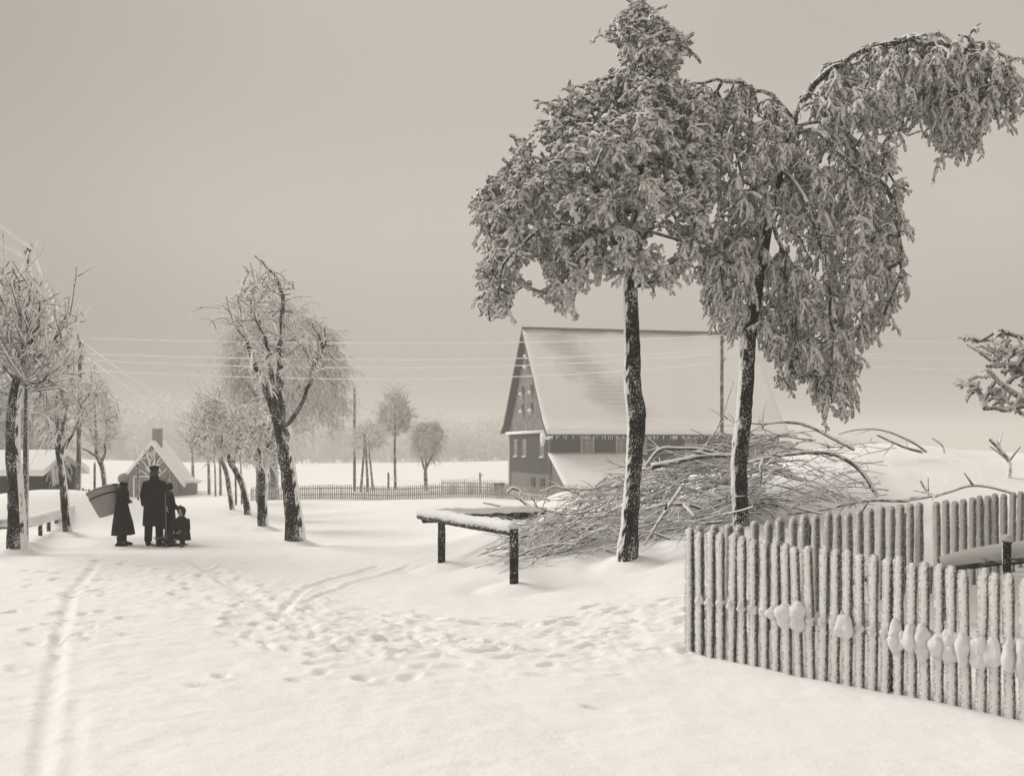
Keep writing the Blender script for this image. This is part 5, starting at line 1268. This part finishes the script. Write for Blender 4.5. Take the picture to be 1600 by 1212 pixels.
mb = MB(); blob(mb, (0, .03, 1.475), (.105, .12, .095), None, 20, 14, .035); blob(mb, (0, -.02, 1.43), (.088, .08, .07), None, 16, 10, .03); remesh(mb, 'knitted_hat', M['knit'], wom, .01, 2)
mb = MB(); eltube(mb, [(0, .03, 1.30), (0, .035, 1.37)], [(.095, .095), (.08, .085)]); remesh(mb, 'scarf', M['wool'], wom, .01, 2)
face_parts(wom, (0, .05, 1.435), (0, 1, 0), .93)

# back basket: open wicker tub, rim tipped away from her back
def wicker():
    m, t, b = new_mat('wicker')
    tc = t.nodes.new('ShaderNodeTexCoord'); w1 = t.nodes.new('ShaderNodeTexWave'); w1.bands_direction = 'Z'; w1.inputs['Scale'].default_value = 9; w1.inputs['Distortion'].default_value = 1.5
    t.links.new(tc.outputs['Object'], w1.inputs['Vector']); n = noise_node(t, 40, 4, .7, tc.outputs['Object'])
    f = math_node(t, 'MULTIPLY', w1.outputs['Fac'], n.outputs['Fac']); t.links.new(mix_col(t, f, grey(.14), grey(.75)), b.inputs['Base Color'])
    bp = t.nodes.new('ShaderNodeBump'); bp.inputs['Strength'].default_value = .8; bp.inputs['Distance'].default_value = .01; t.links.new(w1.outputs['Fac'], bp.inputs['Height']); t.links.new(bp.outputs['Normal'], b.inputs['Normal'])
    return m
M['wicker'] = wicker()
top = P(160, 766, 24.85); bot = P(171, 803, 24.78); axv = norm((top - bot)[None])[0]
bk = empty('basket', bot, 'big tapering wicker back basket with a dark band below its rim, carried by the woman', 'basket')
sd = np.array([axv[2], 0, -axv[0]]); fw = np.cross(axv, sd); Hh = np.linalg.norm(top - bot) + .02
def ring_shell(z0, z1, n, fr, th, mat, name, par, floor=False):
    S = 30; al = np.arange(S) * 2 * np.pi / S; zz = np.linspace(z0, z1, n); O = []; I = []
    for z in zz:
        a, b = fr(z); O.append(axv * z + sd * (np.cos(al) * a)[:, None] + fw * (np.sin(al) * b)[:, None]); I.append(axv * z + sd * (np.cos(al) * (a - th))[:, None] + fw * (np.sin(al) * (b - th))[:, None])
    V = np.array(O + I[::-1]); K = len(V); k, j = np.meshgrid(np.arange(K), np.arange(S), indexing='ij'); k2 = (k + 1) % K; j2 = (j + 1) % S
    q = np.stack([k * S + j, k * S + j2, k2 * S + j2, k2 * S + j], -1).reshape(-1, 4); mb = MB(); mb.add(V, q)
    if floor: eltube(mb, [axv * (z0 - .002), axv * (z0 + .015)], [(fr(z0)[0] - .001, fr(z0)[1] - .001)] * 2, sd)
    return mb.build(name, M[mat], par, origin=(0, 0, 0))
shape = lambda z: (.225 + (.35 - .225) * (np.clip(z / Hh, 0, 1) ** .8), .15 + (.25 - .15) * (np.clip(z / Hh, 0, 1) ** .8))
ring_shell(0, Hh, 14, shape, .016, 'wicker', 'shell', bk, True)
ring_shell(Hh * .70, Hh * .75, 3, lambda z: tuple(v + .008 for v in shape(z)), .007, 'cap', 'band', bk)
ring_shell(Hh - .012, Hh + .016, 3, lambda z: tuple(v + .012 for v in shape(Hh)), .038, 'wicker', 'rim', bk)
for k in (-1, 1):
    mb = MB(); p = top + sd * .20 + fw * .10 * k; c_ = np.array(wom.location) + [0, .07 * k, 1.27]
    tube(mb, [p - bot, (p + c_) / 2 + [0, 0, .06] - bot, c_ + [.09, 0, -.06] - bot, c_ + [.02, 0, -.3] - bot, bot + sd * .16 + fw * .1 * k - bot + axv * .1], [.011], 6, step=.05); mb.build('shoulder_strap', M['boot'], bk, origin=(0, 0, 0))

# second figure half hidden behind the man
yth = person_root(263, 848, 25.6, 'dark-clothed person half hidden behind the right side of the man in the cap', -50)
k_ = .78
J = {k: tuple(np.array(x) * k_) for k, x in dict(pelvis=(0, 0, .92), chest=(0, .01, 1.27), neck=(0, .02, 1.44), head=(0, .05, 1.58), shL=(-.19, 0, 1.37), shR=(.19, 0, 1.37), elL=(-.24, .05, 1.10), elR=(.24, .05, 1.10), wrL=(-.18, .24, 1.0), wrR=(.18, .24, .98),
         hipL=(-.095, 0, .88), hipR=(.095, 0, .88), knL=(-.11, .03, .48), knR=(.11, .0, .48), anL=(-.12, 0, .10), anR=(.12, -.02, .10), toeL=(-.14, .17, .04), toeR=(.14, .15, .04)).items()}
body(yth, J, k_, hands=((.2, .9, -.2), (-.2, .9, -.2)), thumbs=((1, 0, .3), (-1, 0, .3)))
mb = MB(); eltube(mb, [(0, .02, 1.16), (0, .01, 1.08), (0, 0, .95), (0, 0, .75), (0, 0, .5), (0, 0, .33)], [(.07, .07), (.15, .11), (.17, .13), (.17, .14), (.2, .16), (.21, .17)]); sleeves(mb, J, (.066, .058, .052, .048)); remesh(mb, 'coat', M['coat'], yth, .012, 4)
legs(yth, J, 'trousers', 'wool', (.085, .066, .06)); boots(yth, J, .85)
mb = MB(); blob(mb, (0, .02, 1.262), (.082, .09, .085), None, 18, 12, .03); remesh(mb, 'hat', M['cap'], yth, .01, 2)
face_parts(yth, (0, .05 * k_, 1.58 * k_), (0, 1, 0), k_)

# sledge with the seated child
sl = empty('sledge', (*P(270, 851, 24.75)[:2], gsurf(*P(270, 851, 24.75)[:2]) + .0), 'small wooden sledge with curled runners under the seated child', 'sledge', rz=math.radians(-14))
for y in (-.16, .16):
    mb = MB(); tube(mb, [(.26, y, .02), (.0, y, .015), (-.34, y, .02), (-.46, y, .07), (-.50, y, .15), (-.45, y, .21)], [.016], 8, step=.04); mb.build('runner', M['boot'], sl, origin=(0, 0, 0))
    for x in (-.30, .12):
        mb = MB(); tube(mb, [(x, y, .02), (x, y * .8, .165)], [.014], 8); mb.build('strut', M['boot'], sl, origin=(0, 0, 0))
mb = MB()
for y in np.linspace(-.14, .14, 5): box(mb, (-.09, y, .172), (.56, .05, .016))
for x in (-.30, .12): box(mb, (x, 0, .150), (.05, .34, .024))
mb.build('seat', M['clad_low'], sl, smooth=False, origin=(0, 0, 0))
ch = person_root(283, 851, 24.72, 'small child in a hooded dark coat sitting on the sledge and facing the viewer', 172)
J = dict(pelvis=(0, -.06, .27), chest=(0, -.03, .52), neck=(0, -.02, .65), head=(0, .01, .775), shL=(-.13, -.02, .60), shR=(.13, -.02, .60), elL=(-.175, .03, .42), elR=(.175, .03, .42), wrL=(-.08, .18, .36), wrR=(.08, .18, .36),
         hipL=(-.07, -.04, .26), hipR=(.07, -.04, .26), knL=(-.12, .22, .31), knR=(.12, .22, .32), anL=(-.13, .22, .08), anR=(.17, .27, .08), toeL=(-.15, .34, .035), toeR=(.22, .38, .035))
body(ch, J, .76, hands=((.5, .8, -.3), (-.5, .8, -.3)), thumbs=((0, .2, 1), (0, .2, 1)))
mb = MB(); eltube(mb, [(0, -.02, .68), (0, -.02, .62), (0, -.03, .5), (0, -.04, .34), (0, -.03, .16)], [(.065, .065), (.125, .095), (.16, .125), (.175, .15), (.20, .17)]); sleeves(mb, J, (.058, .05, .045, .042)); remesh(mb, 'coat', M['hood'], ch, .011, 4)
v = {k: np.array(x) for k, x in J.items()}; mb = MB()
for k in 'LR': tube(mb, [v['hip' + k], (v['hip' + k] + v['kn' + k]) / 2, v['kn' + k], (v['kn' + k] + v['an' + k]) / 2, v['an' + k] + (0, 0, .02)], [.08, .078, .07, .062, .052], 14)
remesh(mb, 'trousers', M['hood'], ch, .011, 3); boots(ch, J, .78)
mb = MB(); blob(mb, (0, -.02, .80), (.096, .092, .096), None, 18, 12, .02); blob(mb, (0, -.035, .735), (.08, .07, .07), None, 16, 10, 0); blob(mb, (.03, -.02, .885), (.035, .03, .03)); remesh(mb, 'hood', M['hood'], ch, .009, 2)
face_parts(ch, (0, .01, .775), (0, 1, 0), .76)
# long thin stick held upright at the man's right side
mb = MB(); a = P(260, 851, 24.6); tube(mb, [(a[0], a[1], gsurf(a[0], a[1]) - .03), (a[0] - .02, a[1], 1.15)], .011, 8, .05, step=.1)
tag(mb.build('walking_stick', M['clad_low'], origin=a), "thin upright stick at the right side of the man in the cap", 'stick')

# ---------------------------------------------------------------- haze
m = bpy.data.materials.new('haze'); m.use_nodes = True; t = m.node_tree
for n in list(t.nodes): t.nodes.remove(n)
o_ = t.nodes.new('ShaderNodeOutputMaterial'); v_ = t.nodes.new('ShaderNodeVolumePrincipled')
v_.inputs['Color'].default_value = (.97, .945, .90, 1); v_.inputs['Density'].default_value = HAZE_DENSITY; v_.inputs['Anisotropy'].default_value = .2
t.links.new(v_.outputs['Volume'], o_.inputs['Volume'])
mb = MB(); box(mb, (0, 295, 4.25), (1120, 760, 22.5)); hz = mb.build('haze', m, smooth=False); tag(hz, kind='stuff')
